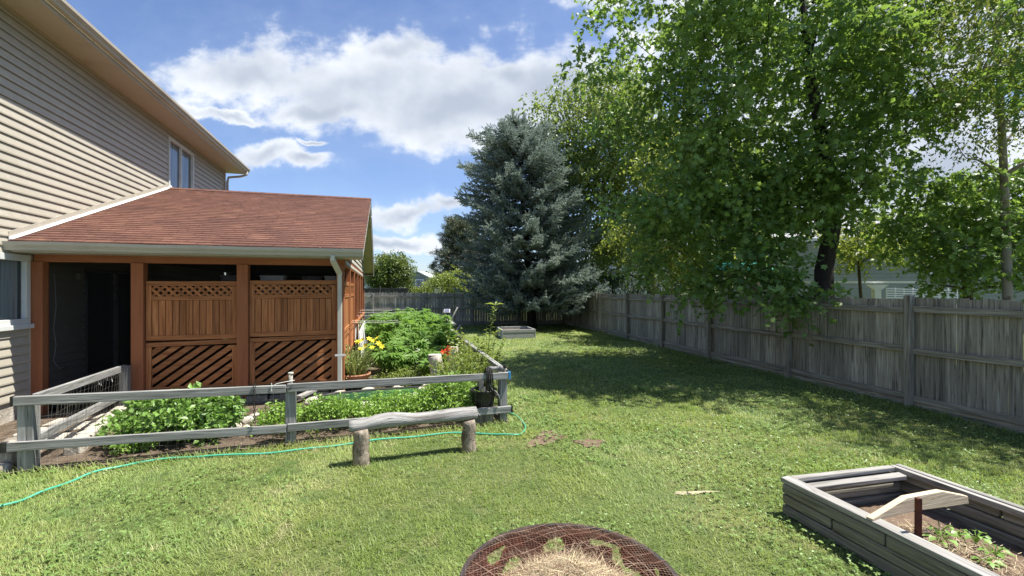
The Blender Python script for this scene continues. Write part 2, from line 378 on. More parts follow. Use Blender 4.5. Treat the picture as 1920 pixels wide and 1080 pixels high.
# leaf templates: vertices (x across, y along, z lift), polygons
def tmpl_oval(w=.5, bend=.12, fold=.12):
    v = [(0,0,0), (-w/2,.45,fold), (0,.45,0), (w/2,.45,fold), (0,1,-bend)]
    return np.array(v), [np.array([[0,2,1],[0,3,2],[1,2,4],[2,3,4]])]
def tmpl_blade(w=.08, bend=.25):
    v = [(-w/2,0,0), (w/2,0,0), (w*.4,.5,-bend*.25), (-w*.4,.5,-bend*.25), (0,1,-bend)]
    return np.array(v), [np.array([[0,1,2,3]]), np.array([[3,2,4]])]
def tmpl_maple():
    out = [(0,0),(.22,.12),(.5,.15),(.33,.38),(.52,.68),(.2,.62),(0,1.05),(-.2,.62),(-.52,.68),(-.33,.38),(-.5,.15),(-.22,.12)]
    v = [(0,.38,.06)] + [(x, y, -.10*abs(x) - .12*(y > .9)) for x, y in out]; n = len(out)
    return np.array(v), [np.array([[0, 1+i, 1+(i+1) % n] for i in range(n)])]
def tmpl_palm(k=5, w=.13):
    v = []; f = []
    for i in range(k):
        a = R(-70 + 140*i/(k-1)); ln = 1 - .35*abs(i-(k-1)/2)/((k-1)/2)
        dx, dy = math.sin(a), math.cos(a); o = len(v)
        v += [(0,0,0), (dx*.45*ln - dy*w/2, dy*.45*ln + dx*w/2, .03), (dx*ln, dy*ln, -.18), (dx*.45*ln + dy*w/2, dy*.45*ln - dx*w/2, .03)]
        f.append([o, o+3, o+2, o+1])
    return np.array(v), [np.array(f)]
def scatter(pts, dirs, nrm, size, tm):
    tv, tf = tm; n = len(pts); k = len(tv)
    Y = unit(dirs); X = unit(np.cross(Y, nrm)); Zz = np.cross(X, Y)
    sz = np.asarray(size).reshape(-1, 1, 1) * np.ones((n, 1, 1))
    Vt = pts[:, None, :] + sz * (tv[None, :, 0:1]*X[:, None, :] + tv[None, :, 1:2]*Y[:, None, :] + tv[None, :, 2:3]*Zz[:, None, :])
    off = (np.arange(n)*k)[:, None, None]
    return Vt.reshape(-1, 3), [(f[None] + off).reshape(-1, f.shape[1]) for f in tf]
def merge(parts):
    Vs = []; Ps = {}; o = 0
    for Vt, pl in parts:
        for p in pl: Ps.setdefault(p.shape[1], []).append(p + o)
        Vs.append(Vt); o += len(Vt)
    return np.concatenate(Vs), [np.concatenate(p) for p in Ps.values()]
def rnd_dir(n):
    return unit(rng.normal(size=(n, 3)))

# ------------------------------------------------------------------ trees
def shoots(centers, radii, nshoot, nleaf, slen, lsize, tm, droop=.25, up=.6, flat=.55):
    """leafy shoots radiating inside clumps"""
    cs = np.repeat(centers, nshoot, axis=0); rs = np.repeat(radii, nshoot)[:, None]; n = len(cs)
    d = rnd_dir(n); d[:, 2] *= .8
    o = cs + d * rs * (rng.random((n, 1))**.6) * np.array([1, 1, flat])
    sd_ = unit(d + rnd_dir(n)*.7 + np.array([0, 0, .15-droop])); ln = slen*(.6+.8*rng.random((n, 1)))
    t = np.linspace(.1, 1, nleaf)
    P0 = (o[:, None, :] + sd_[:, None, :]*ln[:, None, :]*t[None, :, None])
    P0[:, :, 2] -= droop*ln*t[None, :]**2*.6
    P0 = P0.reshape(-1, 3) + rng.normal(size=(n*nleaf, 3))*lsize*.15
    D = np.repeat(sd_, nleaf, axis=0); side = unit(np.cross(D, rnd_dir(len(D))))
    ld = unit(D*.5 + side*.9 + np.array([0, 0, -droop]))
    nn = unit(rng.normal(size=(len(D), 3))*.75 + np.array([0, 0, up]))
    sz = lsize*(.65+.6*rng.random(len(D)))
    return scatter(P0, ld, nn, sz, tm)
def skeleton(mb, trunk, rads, clumps, rmax=.35, twig=.01):
    pts = [Vector(p) for p in trunk]; mb.tube(pts, rads, 10, rough=.05)
    nodes = []
    for i in range(len(pts)-1):
        for k in range(4):
            t = k/4; nodes.append((pts[i].lerp(pts[i+1], t), rads[i]+(rads[i+1]-rads[i])*t))
    nodes = [n for n in nodes if n[0].z > trunk[0][2] + (trunk[-1][2]-trunk[0][2])*.12] or nodes
    base = Vector(trunk[len(trunk)//2])
    for c in sorted([Vector(c) for c in clumps], key=lambda c: (c-base).length):
        best = min(nodes, key=lambda n: (n[0]-c).length + max(0, n[0].z - c.z + .15)*1.6 - n[1]*1.5)
        a, ra = best; ln = (c-a).length; r0 = min(ra*.72, .012+.018*ln+ra*.15); k = max(3, int(ln/.45)+2)
        q = []; rr = []
        for i in range(k+1):
            t = i/k; p = a.lerp(c, t); p.z += math.sin(t*math.pi)*ln*.07
            if 0 < i < k: p += Vector((random.uniform(-1,1), random.uniform(-1,1), random.uniform(-1,1)))*ln*.035
            q.append(p); rr.append(r0*(1-t)+twig*t)
        mb.tube(q, rr, 6, caps=False)
        nodes += [(q[i], rr[i]) for i in range(1, k+1)]
def crown_pts(center, rad, n, shell=.45, seed=0, wob=.22, mind=.0):
    rg = np.random.default_rng(seed); out = []
    ph = rg.random(6)*6.28
    while len(out) < n:
        d = rg.normal(size=3); d /= np.linalg.norm(d); az = math.atan2(d[1], d[0]); el = d[2]
        k = 1 + wob*(math.sin(3*az+ph[0]+2*el) * .5 + math.sin(5*az+ph[1]-3*el)*.5 + math.sin(4*el+ph[2]+az)*.5)
        r = (shell + (1-shell)*rg.random()**.6)*k
        p = np.array(center)+d*np.array(rad)*r
        if mind and out and min(np.linalg.norm(np.array(out)-p, axis=1)) < mind: 
            if rg.random() < .9: continue
        out.append(p)
    return np.array(out)
def tree(name, label, cat, base, trunk, rads, clumps, cr, nshoot, nleaf, slen, lsize, tm, lm, bark, group=None, droop=.25, up=.6, extra=None):
    root = thing(name, label, cat, base, group)
    mb = MB(); skeleton(mb, trunk, rads, clumps); mb.build('trunk', bark, root, smooth=True)
    parts = [shoots(clumps, cr, nshoot, nleaf, slen, lsize, tm, droop, up)]
    if extra: parts += extra
    Vt, pl = merge(parts); fast('crown', Vt, pl, lm, root)
    return root

# ================================================================== SETTING
def grid_sheet(x0, x1, y0, y1, n, m, zf, name, mt, keep=None, **kw):
    xs = np.linspace(x0, x1, n); ys = np.linspace(y0, y1, m); X, Y = np.meshgrid(xs, ys)
    Zz = zf(X, Y); Vt = np.stack([X, Y, Zz], -1).reshape(-1, 3)
    i = np.arange(n-1)[None, :] + n*np.arange(m-1)[:, None]; q = np.stack([i, i+1, i+n+1, i+n], -1).reshape(-1, 4)
    if keep is not None:
        c = Vt[q].mean(1); q = q[keep(c[:, 0], c[:, 1])]
    return fast(name, Vt, [q], mt, **kw)
def lump(X, Y, a=.02, s=1.0):
    return a*(np.sin(X*3.1*s+1.3*np.sin(Y*2.3*s)) + np.sin(Y*4.7*s+X*1.9*s) + .7*np.sin(X*9.1*s+Y*7.7*s) + .6*np.sin(X*17*s-Y*13*s))/3.3
def inpoly(X, Y, poly):
    r = np.zeros(np.shape(X), bool); n = len(poly)
    for i in range(n):
        (x1, y1), (x2, y2) = poly[i], poly[i-1]
        c = ((y1 > Y) != (y2 > Y)) & (X < (x2-x1)*(Y-y1)/((y2-y1) if y2 != y1 else 1e-9)+x1); r ^= c
    return r
mb = MB(); mb.quad((-600, -60, 0), (600, -60, 0), (600, 900, 0), (-600, 900, 0)); mb.build('lawn', 'lawn_base', kind='structure', org=(0,0,0), label='mown green back garden lawn')
GARDEN = [(-4.82, 4.25), (-.02, 5.98), (-2.75, 15.4), (-5.3, 15.6), (-7.0, 6.4), (-6.2, 4.45), (-5.3, 4.3)]
soil = grid_sheet(-7.2, .2, 4.1, 15.8, 150, 230, lambda X, Y: .028 + lump(X, Y, .016, 1.3), 'garden_soil', 'soil',
                  keep=lambda x, y: inpoly(x, y, GARDEN), kind='structure', label='dark crumbly soil inside the rail fence')
PATCH = []
def patch(px, py, rx, ry, mt, label, nm='bare_soil', seed=0, ang=0):
    g = G(px, py); rg = random.Random(seed); n = 40; vs = [(g.x, g.y, .016)]; 
    ph = [rg.random()*6.3 for _ in range(3)]
    for i in range(n):
        a = 2*math.pi*i/n; k = 1+.22*math.sin(3*a+ph[0])+.14*math.sin(5*a+ph[1])+.1*math.sin(9*a+ph[2])
        x, y = math.cos(a)*rx*k, math.sin(a)*ry*k
        x, y = x*math.cos(ang)-y*math.sin(ang), x*math.sin(ang)+y*math.cos(ang)
        vs.append((g.x+x, g.y+y, .008))
    m_ = MB(); m_.v = [Vector(v) for v in vs]
    for i in range(n): m_.face([0, 1+i, 1+(i+1) % n])
    m_.build(nm, mt, kind='structure', label=label, smooth=True); PATCH.append((g.x, g.y, rx*1.0, ry*1.0, ang))
patch(1025, 822, .16, .30, 'bare_soil', 'elongated bare soil patch in the lawn right of the hose loop', seed=1, ang=-.5)
patch(1106, 831, .16, .13, 'bare_soil', 'small round bare soil patch in the lawn', seed=2)
patch(1300, 925, .19, .03, 'sand', 'narrow pale sandy streak in the lawn', 'sand_streak', seed=3, ang=.12)

# ---- lawn grass
FX = lambda y: 6.0 - .19*(y-6.8)           # right fence line
BED = [(2.09, 3.58), (3.30, 3.87), (4.05, .9), (2.83, .6)]
PLANTER = [(-.37, 16.25), (.87, 16.6), (.6, 18.1), (-.6, 17.8)]
RING = (.29, 2.27, .57)
def lawn_ok(x, y, m=.0):
    ok = (x < FX(y)-.03) & (y < 23.4) & ~inpoly(x, y, GARDEN) & ~inpoly(x, y, BED) & ~inpoly(x, y, PLANTER)
    ok &= (x-RING[0])**2+(y-RING[1])**2 > RING[2]**2
    fl = 5.98 + .36*(x+.02)                # behind the front rail fence, left of its corner
    ok &= ~((x < -.02) & (y > fl) & (x < -.30*(y-5.95)-.0))
    ok &= ~((x < -4.9) & (y > 4.35-(x+4.9)*.1*0) )
    return ok
def pnoise(x, y, s, seed):
    r = np.random.default_rng(seed); g = r.random((64, 64))
    fx, fy = x*s, y*s; ix, iy = np.floor(fx).astype(int), np.floor(fy).astype(int); tx, ty = fx-ix, fy-iy
    tx = tx*tx*(3-2*tx); ty = ty*ty*(3-2*ty)
    a = g[ix % 64, iy % 64]; b = g[(ix+1) % 64, iy % 64]; c = g[ix % 64, (iy+1) % 64]; d = g[(ix+1) % 64, (iy+1) % 64]
    return (a*(1-tx)+b*tx)*(1-ty)+(c*(1-tx)+d*tx)*ty
def grass():
    n = 900000
    d0, d1 = 1.35, 24.0; e = .55
    t = rng.random(n); d = (d0**e + t*(d1**e-d0**e))**(1/e)
    x = (rng.random(n)*2-1)*(1.22*d+.6); y = d
    ok = lawn_ok(x, y)
    for (cx, cy, rx, ry, an) in PATCH:
        q = (x-cx)*math.cos(an)+(y-cy)*math.sin(an), -(x-cx)*math.sin(an)+(y-cy)*math.cos(an)
        rr = (q[0]/rx)**2+(q[1]/ry)**2; ok &= ~((rr < 1.0) & (rng.random(n) < 1.02-rr*.45))
    # thin, worn places
    dry = pnoise(x, y, .9, 3)*.6+pnoise(x, y, 2.7, 4)*.4
    ok &= rng.random(n) < (.62+.6*dry)
    x, y, d, dry = x[ok], y[ok], d[ok], dry[ok]; n = len(x)
    tall = pnoise(x, y, 1.6, 5)*.5+pnoise(x, y, 5, 6)*.5
    near_edge = np.zeros(n)
    fl = np.abs(y-(5.98+.36*(x+.02)))/1.06
    near_edge = np.maximum(near_edge, np.where(x < .1, np.exp(-(fl/.10)**2), 0))
    near_edge = np.maximum(near_edge, np.exp(-((FX(y)-x)/.22)**2)*.9)
    rr = np.abs(np.hypot(x-RING[0], y-RING[1])-RING[2]); near_edge = np.maximum(near_edge, np.exp(-(rr/.05)**2)*.5)
    for bx, by in ((-1.52, 4.54), (-.48, 4.97)): near_edge = np.maximum(near_edge, np.exp(-(np.hypot(x-bx, y-by)/.14)**2)*.9)
    hgt = (.022+.060*tall**2.2+.05*near_edge)*(.55+.8*rng.random(n))*(1+.012*d)
    wid = np.clip(d/3.8, .9, 4.5)
    az = rng.random(n)*6.283+0; lean = .20+.90*rng.random(n)**1.2
    az = np.where(rng.random(n) < .45, pnoise(x, y, .8, 8)*6.283+rng.normal(size=n)*.6, az)
    dirs = np.stack([np.cos(az)*lean, np.sin(az)*lean, np.ones(n)*.8], -1)
    nrm = np.stack([-np.cos(az), -np.sin(az), np.ones(n)*.4], -1)
    pts = np.stack([x, y, np.zeros(n)], -1)
    tv = np.array([(-.5,0,0), (.5,0,0), (.40,.55,.06), (-.40,.55,.06), (0,1,.30)])
    Y = unit(dirs); X = unit(np.cross(Y, nrm)); Zz = np.cross(X, Y)
    w = (.0038*wid)[:, None, None]; h = (hgt*1.05)[:, None, None]
    Vt = pts[:, None, :] + w*tv[None, :, 0:1]*X[:, None, :] + h*(tv[None, :, 1:2]*Y[:, None, :] - tv[None, :, 2:3]*Zz[:, None, :])
    o = (np.arange(n)*5)[:, None]
    fast('grass', Vt.reshape(-1, 3), [np.array([[0,1,2,3]])+o, np.array([[3,2,4]])+o], 'blade', kind='stuff', label='short mown grass blades covering the lawn')
grass()
def clover():
    n = 42000; t = rng.random(n); d = (1.4**.7 + t*(15**.7-1.4**.7))**(1/.7); x = (rng.random(n)*2-1)*(1.2*d+.4); y = d
    m_ = pnoise(x, y, .75, 21)*.6+pnoise(x, y, 2.1, 22)*.4
    ok = lawn_ok(x, y) & (m_ + .12*(x > 1.5) > .56 + .25*rng.random(n)-.1)
    x, y, d = x[ok], y[ok], d[ok]; n = len(x)
    k = 3; px = np.repeat(x, k); py = np.repeat(y, k); a = np.tile(np.array([0, 2.09, 4.19]), n)+np.repeat(rng.random(n)*6, k)
    dirs = np.stack([np.cos(a), np.sin(a), rng.normal(size=n*k)*.2], -1); nr = np.tile([0, 0, 1.0], (n*k, 1))+rng.normal(size=(n*k, 3))*.25
    z = np.repeat(.028+.03*rng.random(n), k)
    Vt, pl = scatter(np.stack([px, py, z], -1), dirs, nr, np.repeat((.014+.008*rng.random(n))*np.clip(d/4, 1, 2.2), k), tmpl_oval(.85, .05, .1))
    fast('clover', Vt, pl, 'clover', kind='stuff', label='low clover leaves mixed into the lawn')
clover()

# ================================================================== HOUSE
def siding(mb, A, B, axis, out, z0, z1, e=.12, holes=(), top=None):
    """lap siding on the line A->B (param 0..len), facing 'out'; top(s) limits the height"""
    z = z0
    while z < z1-.01:
        zt = min(z+e, z1); spans = [(A, B)]
        for (h0, h1, hz0, hz1) in holes:
            if z < hz1-.02 and zt > hz0+.02:
                ns = []
                for (a, b) in spans:
                    if a < h0: ns.append((a, min(b, h0)))
                    if b > h1: ns.append((max(a, h1), b))
                spans = ns
        for (a, b) in spans:
            if top:
                r = top(z+.02)
                if r is None: continue
                a, b = max(a, r[0]), min(b, r[1])
            if b-a < .02: continue
            # joints every few metres
            cuts = [a]; c = a + 1.0 + random.random()*2.6
            while c < b-.5: cuts.append(c); c += 2.6+random.random()
            cuts.append(b)
            for i in range(len(cuts)-1):
                p, q = cuts[i], cuts[i+1]
                lp, lq, tp, tq = axis(p), axis(q), axis(p), axis(q)
                o = .024; ti = .003
                mb.quad(lp+out*o+Z*(z+.012), lq+out*o+Z*(z+.012), tq+out*ti+Z*zt, tp+out*ti+Z*zt)
                mb.quad(lp+out*(o-.001)+Z*(z-.006), lq+out*(o-.001)+Z*(z-.006), lq+out*o+Z*(z+.012), lp+out*o+Z*(z+.012))
                mb.quad(lp+out*(o-.004)+Z*(z-.006), lq+out*(o-.004)+Z*(z-.006), lq+out*(o-.001)+Z*(z-.006), lp+out*(o-.001)+Z*(z-.006))
                mb.quad(lp+out*(o-.004)+Z*(z-.006), lq+out*(o-.004)+Z*(z-.006), lq+out*(o-.004)+Z*(z+.012), lp+out*(o-.004)+Z*(z+.012))
                mb.quad(lp+out*.0+Z*(z+.012), lq+out*.0+Z*(z+.012), lq+out*(o-.004)+Z*(z+.012), lp+out*(o-.004)+Z*(z+.012))
        z += e
house = thing('house', 'two storey tan vinyl sided house with deep eaves at the far left', 'house', tuple(H(0, 0, 0)))
WIN_U = (4.15, 5.56, 4.02, 5.25); WIN_L = (-1.45, -.06, 1.30, 2.22); DOOR = (1.15, 3.0, .06, 2.12)
mb = MB(); siding(mb, -9, 7.93, lambda s: H(s, 0), V, .30, 5.42, .12, [WIN_U, WIN_L, DOOR])
siding(mb, -8.5, 0, lambda t: H(7.95, t), U, .30, 5.4, .12)
mb.build('siding', 'siding', house)
mb = MB()                                            # solid wall core with openings, foundation
def core(a, b, z0, z1): mb.prism(H(a, -.12, (z0+z1)/2), H(b, -.12, (z0+z1)/2), .23, z1-z0)
core(-9, WIN_L[0], .3, 5.44); core(WIN_L[0], WIN_L[1], .3, WIN_L[2]); core(WIN_L[0], WIN_L[1], WIN_L[3], 5.44)
core(WIN_L[1], DOOR[0], .3, 5.44); core(DOOR[0], DOOR[1], DOOR[3], 5.44); core(DOOR[1], WIN_U[0], .3, 5.44)
core(WIN_U[0], WIN_U[1], .3, WIN_U[2]); core(WIN_U[0], WIN_U[1], WIN_U[3], 5.44); core(WIN_U[1], 7.93, .3, 5.44)
mb.prism(H(7.82, -.3, 2.8), H(7.82, -9, 2.8), .22, 5.2)
mb.build('wall', 'siding_pale', house)
mb = MB(); mb.prism(H(-9, -.13, .14), H(7.93, -.13, .14), .24, .34); mb.build('foundation', 'stone_pale', house)
mb = MB(); mb.prism(H(-9, .24, 5.452), H(8.3, .24, 5.452), .50, .02); mb.prism(H(8.13, -9, 5.452), H(8.13, -.02, 5.452), .35, .02)
mb.build('soffit', 'soffit', house)
mb = MB(); mb.prism(H(-9, .497, 5.53), H(8.31, .497, 5.53), .022, .20); mb.prism(H(-9,.014,5.425), H(7.93,.014,5.425), .02, .04)
mb.prism(H(7.955, .005, 2.87), H(7.955, .005, 5.43), .07, .07, up=V)
mb.build('fascia', 'gutter', house)
KP = [(0, 0), (.075, 0), (.082, .03), (.115, .075), (.118, .118), (.108, .118), (.104, .08), (.07, .035), (.065, .01), (.004, .01)]
mb = MB(); mb.extr(KP, H(-9, .51, 5.50), H(8.33, .51, 5.50), V, Z)
for s_ in np.arange(-8.6, 8.2, .6): mb.prism(H(s_, .515, 5.61), H(s_, .62, 5.612), .02, .006)
mb.build('gutter', 'gutter', house)
mb = MB()
for sgn, ex in ((0, 0),):
    a, b = (.53, 5.60), (-4.5, 7.75)
    mb.quad(H(-9, *a), H(8.33, *a), H(8.33, *b), H(-9, *b)); a2 = (-9.5, 5.60)
    mb.quad(H(-9, *b), H(8.33, *b), H(8.33, *a2), H(-9, *a2))
    mb.quad(H(8.33, .5, 5.44), H(8.33, .53, 5.60), H(8.33, -4.5, 7.75), H(8.33, -4.5, 7.59))
mb.build('roof', 'house_roof', house)
mb = MB(); mb.poly([(0, 0), (-4.4, 0), (-4.4, 1.95)], H(7.94, -.02, 5.44), V, Z, .02); mb.build('gable', 'siding', house)
# rear downspout with elbow
mb = MB(); mb.tube([H(8.17,.565,5.51), H(8.17,.56,5.40), H(8.14,.40,5.33), H(8.02,.10,5.25), H(8.01,.075,5.1), H(8.01,.07,.4)], .035, 8)
mb.build('downspout', 'gutter', house, smooth=True)
def window(parent, s0, s1, z0, z1, label, dark=.5, cur=(.55, .95), sash=True, fw=.055):
    w = MB(); f = fw
    for (a, b, c, d) in ((s0, s1, z0-f*.2, z0+f), (s0, s1, z1-f, z1+f*.2)): w.prism(H(a, .0, (c+d)/2), H(b, .0, (c+d)/2), .075, d-c)
    for a in (s0+f/2, s1-f/2): w.prism(H(a, .0, z0+f), H(a, .0, z1-f), f, .075, up=V)
    if sash: w.prism(H((s0+s1)/2, -.005, z0+f), H((s0+s1)/2, -.005, z1-f), f*.95, .05, up=V)
    o = w.build('window', 'window_frame', parent, bevel=.004, label=label)
    q = MB(); q.quad(H(s0+f, -.022, z0+f), H(s1-f, -.022, z0+f), H(s1-f, -.022, z1-f), H(s0+f, -.022, z1-f)); q.build('pane', 'glass', o)
    q = MB()
    k = 24; c0, c1 = s0+(s1-s0)*cur[0], s0+(s1-s0)*cur[1]
    for i in range(k):
        a, b = c0+(c1-c0)*i/k, c0+(c1-c0)*(i+1)/k; ta, tb = -.05-.02*(i % 2), -.05-.02*((i+1) % 2)
        q.quad(H(a, ta, z0+f), H(b, tb, z0+f), H(b, tb, z1-f), H(a, ta, z1-f))
    q.build('curtain', 'curtain', o)
    q = MB(); q.quad(H(s0, -.21, z0), H(s1, -.21, z0), H(s1, -.21, z1), H(s0, -.21, z1)); q.build('room_shade_sheet', 'interior_shade', o)  # near-black sheet stands in for the unlit room
    return o
window(house, *WIN_U, 'upper storey window with pale curtains', cur=(.04, .96))
window(house, *WIN_L, 'ground floor window with narrow pale curtain', cur=(.55, .93), fw=.07)
w = MB(); w.prism(H(-1.52, .03, 1.265), H(-.0, .03, 1.265), .07, .06); w.build('window_sill', 'window_frame', house, bevel=.004)
w = MB(); w.prism(H(-.025, .012, .3), H(-.025, .012, 2.34), .05, .03, up=V); w.build('corner_trim', 'gutter', house)
door = MB(); s0, s1, z0, z1 = DOOR
for a in (s0+.03, s1-.03, (s0+s1)/2): door.prism(H(a, .0, z0), H(a, .0, z1), .06, .06, up=V)
for z_ in (z0+.03, z1-.03): door.prism(H(s0+.06, .0, z_), H(s1-.06, .0, z_), .06, .055)
do = door.build('door', 'grey_plastic', house, label='dark sliding glass door inside the porch')
q = MB(); q.quad(H(s0+.06, -.02, z0+.06), H(s1-.06, -.02, z0+.06), H(s1-.06, -.02, z1-.06), H(s0+.06, -.02, z1-.06)); q.build('pane', 'glass', do)
q = MB(); q.quad(H(s0, -.21, z0), H(s1, -.21, z0), H(s1, -.21, z1), H(s0, -.21, z1)); q.build('room_shade_sheet', 'dark_void', do)  # black sheet stands in for the unlit room behind the door
q = MB(); q.prism(H(.95, .05, 1.93), H(.95, .05, 2.03), .07, .06, up=V); q.build('outlet_box', 'gutter', house, bevel=.008)
q = MB(); q.tube([H(.42,.03,2.0), H(.45,.035,1.5), H(.40,.03,1.2), H(.44,.04,.95), H(.36,.05,.72), H(.42,.09,.6), H(.62,.1,.62), H(.72,.08,.55)], .006, 6); q.build('cord', 'string', house, smooth=True)
q = MB(); q.tube([H(.5,.02,.62), H(.5,.16,.62)], .01, 6); q.tube([H(.5,.16,.615), H(.5,.16,.625)], .06, 12); q.build('tap', 'grey_plastic', house, smooth=True)

# ================================================================== PORCH
porch = thing('screened_porch', 'cedar screened porch with red shingle roof attached to the tan house', 'porch', tuple(H(0, 2, 0)))
SL = .363; ZR = lambda s: 2.40+SL*(s+.42) if s < 4.17 else 2.40+SL*(4.59)-SL*(s-4.17)
RT = 4.39; RS = 4.17; FS = 8.76
# shingles
mb = MB(); ex = .135; L_ = 4.59*math.sqrt(1+SL*SL)
for side in (0, 1):
    k = 0; q = -.02
    while q < L_-.01:
        q1 = min(q+ex, L_); t = .045-random.random()*.3; rowz = .010
        while t < RT+.02:
            t2 = min(t+.33, RT+.02); ta = max(t, .045)
            if t2-ta > .03:
                jit = random.uniform(-.004, .004)
                def pt(tt, qq, up):
                    s = qq/math.sqrt(1+SL*SL)-.42
                    z = 2.40+SL*(s+.42)+up
                    if side: s = 2*RS-s
                    return H(s, tt, z)
                ta += .0035; tb = t2-.0035
                mb.quad(pt(ta, q+jit, rowz+.006), pt(tb, q+jit, rowz+.006), pt(tb, q1+.02, .006), pt(ta, q1+.02, .006))
                mb.quad(pt(ta, q+jit, .002), pt(tb, q+jit, .002), pt(tb, q+jit, rowz+.006), pt(ta, q+jit, rowz+.006))
            t = t2+0.0
            if t >= RT+.02: break
        q += ex; k += 1
# ridge cap
for i in range(26):
    t = .06+i*.167
    for dx in (-1, 1):
        s2 = RS+dx*.14; z2 = ZR(s2)+.022
        mb.quad(H(RS, t, ZR(RS)+.034), H(RS, min(t+.18, RT+.02), ZR(RS)+.030), H(s2, min(t+.18, RT+.02), z2-.002), H(s2, t, z2+.002))
mb.build('roof', 'shingle', porch)
mb = MB()                                            # deck below shingles
for (sa, sb) in ((-.42, RS), (RS, FS)):
    mb.extr([(sa, ZR(sa)), (sb, ZR(sb)), (sb, ZR(sb)-.03), (sa, ZR(sa)-.03)], H(0, .02), H(0, RT), U, Z)
mb.build('roof_deck', 'shingle_edge', porch)
# rake boards + soffit under the rake
mb = MB()
for (sa, sb) in ((-.42, RS), (RS, FS)):
    mb.extr([(sa, ZR(sa)-.03), (sb, ZR(sb)-.03), (sb, ZR(sb)-.17), (sa, ZR(sa)-.17)], H(0, RT-.02), H(0, RT+.003), U, Z)
mb.build('barge_board', 'gutter_grey', porch)
mb = MB()
for (sa, sb) in ((-.38, RS), (RS, FS-.04)):
    mb.extr([(sa, ZR(sa)-.12), (sb, ZR(sb)-.12), (sb, ZR(sb)-.14), (sa, ZR(sa)-.14)], H(0, 4.07), H(0, RT-.022), U, Z)
mb.build('rake_soffit', 'olive_soffit', porch)
mb = MB(); mb.prism(H(FS-.25, 4.23, 2.28), H(FS+.02, 4.23, 2.28), .33, .02); mb.prism(H(FS+.0, 4.08, 2.34), H(FS+.0, RT, 2.34), .02, .18); mb.build('eave_return', 'gutter_grey', porch)
# flashing
mb = MB(); mb.extr([(-.42, ZR(-.42)+.01), (RS, ZR(RS)+.01), (RS, ZR(RS)+.05), (-.42, ZR(-.42)+.05)], H(0, .022), H(0, .036), U, Z)
mb.extr([(RS, ZR(RS)+.01), (FS, ZR(FS)+.01), (FS, ZR(FS)+.12), (RS, ZR(RS)+.12)], H(0, .022), H(0, .036), U, Z)
mb.extr([(-.42, ZR(-.42)+.018), (RS, ZR(RS)+.018), (RS, ZR(RS)+.024), (-.42, ZR(-.42)+.024)], H(0, .036), H(0, .065), U, Z)
mb.build('flashing', 'white_trim', porch)
mb = MB(); mb.extr([(-.42, ZR(-.42)+.055), (RS, ZR(RS)+.055), (RS, ZR(RS)+.12), (-.42, ZR(-.42)+.12)], H(0, .02), H(0, .027), U, Z); mb.build('flashing_trim', 'siding', porch)
# fascia, gutter, drip, eave soffit
mb = MB(); mb.prism(H(-.405, .04, 2.33), H(-.405, RT, 2.33), .02, .13); mb.prism(H(-.2, .04, 2.262), H(-.2, 4.36, 2.262), .39, .014); mb.build('fascia', 'gutter_grey', porch)
GP = [(0, 0), (-.070, 0), (-.078, .03), (-.108, .068), (-.112, .112), (-.102, .112), (-.098, .075), (-.066, .035), (-.06, .01), (-.004, .01)]
mb = MB(); cuts = np.linspace(-.02, 4.40, 9); gz = [0, .006, .003, -.003, .004, 0, .004, .003, .006]
for i in range(8): mb.extr(GP, H(-.416, cuts[i], 2.272+gz[i]), H(-.416, cuts[i+1], 2.272+gz[i+1]), U, Z, caps=i in (0, 7))
mb.build('gutter', 'gutter_grey', porch)
mb = MB(); mb.tube([H(-.405+.0, t, 2.40+.005*math.sin(t*3.7)+.004*math.sin(t*9)) for t in np.linspace(0, RT, 30)], .008, 5); mb.build('drip_edge', 'white_trim', porch, smooth=True)
# downspout at right corner
mb = MB(); T0 = 4.06
mb.prism(H(-.47, T0-.1, 2.29), H(-.46, T0-.1, 2.20), .085, .065, up=V)
mb.prism(H(-.46, T0-.1, 2.215), H(-.115, T0-.03, 2.02), .085, .065, up=U)
mb.prism(H(-.115, T0-.03, 2.05), H(-.115, T0-.03, .22), .085, .065, up=V)
ds = mb.build('downspout', 'downspout', porch, bevel=.008)
mb = MB(); mb.prism(H(-.155, T0-.1, .72), H(-.155, T0+.06, .72), .006, .03); mb.build('strap', 'white_trim', ds)
# frame
mb = MB(); mb.prism(H(.05, .04, 2.23), H(.05, 4.10, 2.23), .13, .15); mb.build('beam', 'cedar_post', porch, bevel=.006)
mb = MB(); mb.prism(H(.13, 4.04, 2.23), H(8.3, 4.04, 2.23), .10, .15); mb.prism(H(.1,.1,2.33), H(8.3,.1,2.33),.12,.05); mb.build('side_beam', 'cedar_post', porch, bevel=.006)
def post(s, t, z0=.0, z1=2.155, w=.14, m='cedar_post'): MB().prism(H(s, t, z0), H(s, t, z1), w, w, up=V).build('post', m, porch, bevel=.008)
post(.03, .085); post(.03, 1.26, w=.155); post(.03, 2.62, w=.155); post(.03, 4.03, w=.12)
for s_ in (1.5, 2.9, 4.3, 5.6, 6.9, 8.25): post(s_, 4.04, w=.10)
def panel(t0, t1, O, A, label=None, y_up=1.89):
    """cedar privacy panel between t0..t1 on axis A from origin function O(t,z)"""
    Nn = A.cross(Z); w = t1-t0; p = thing2('panel')
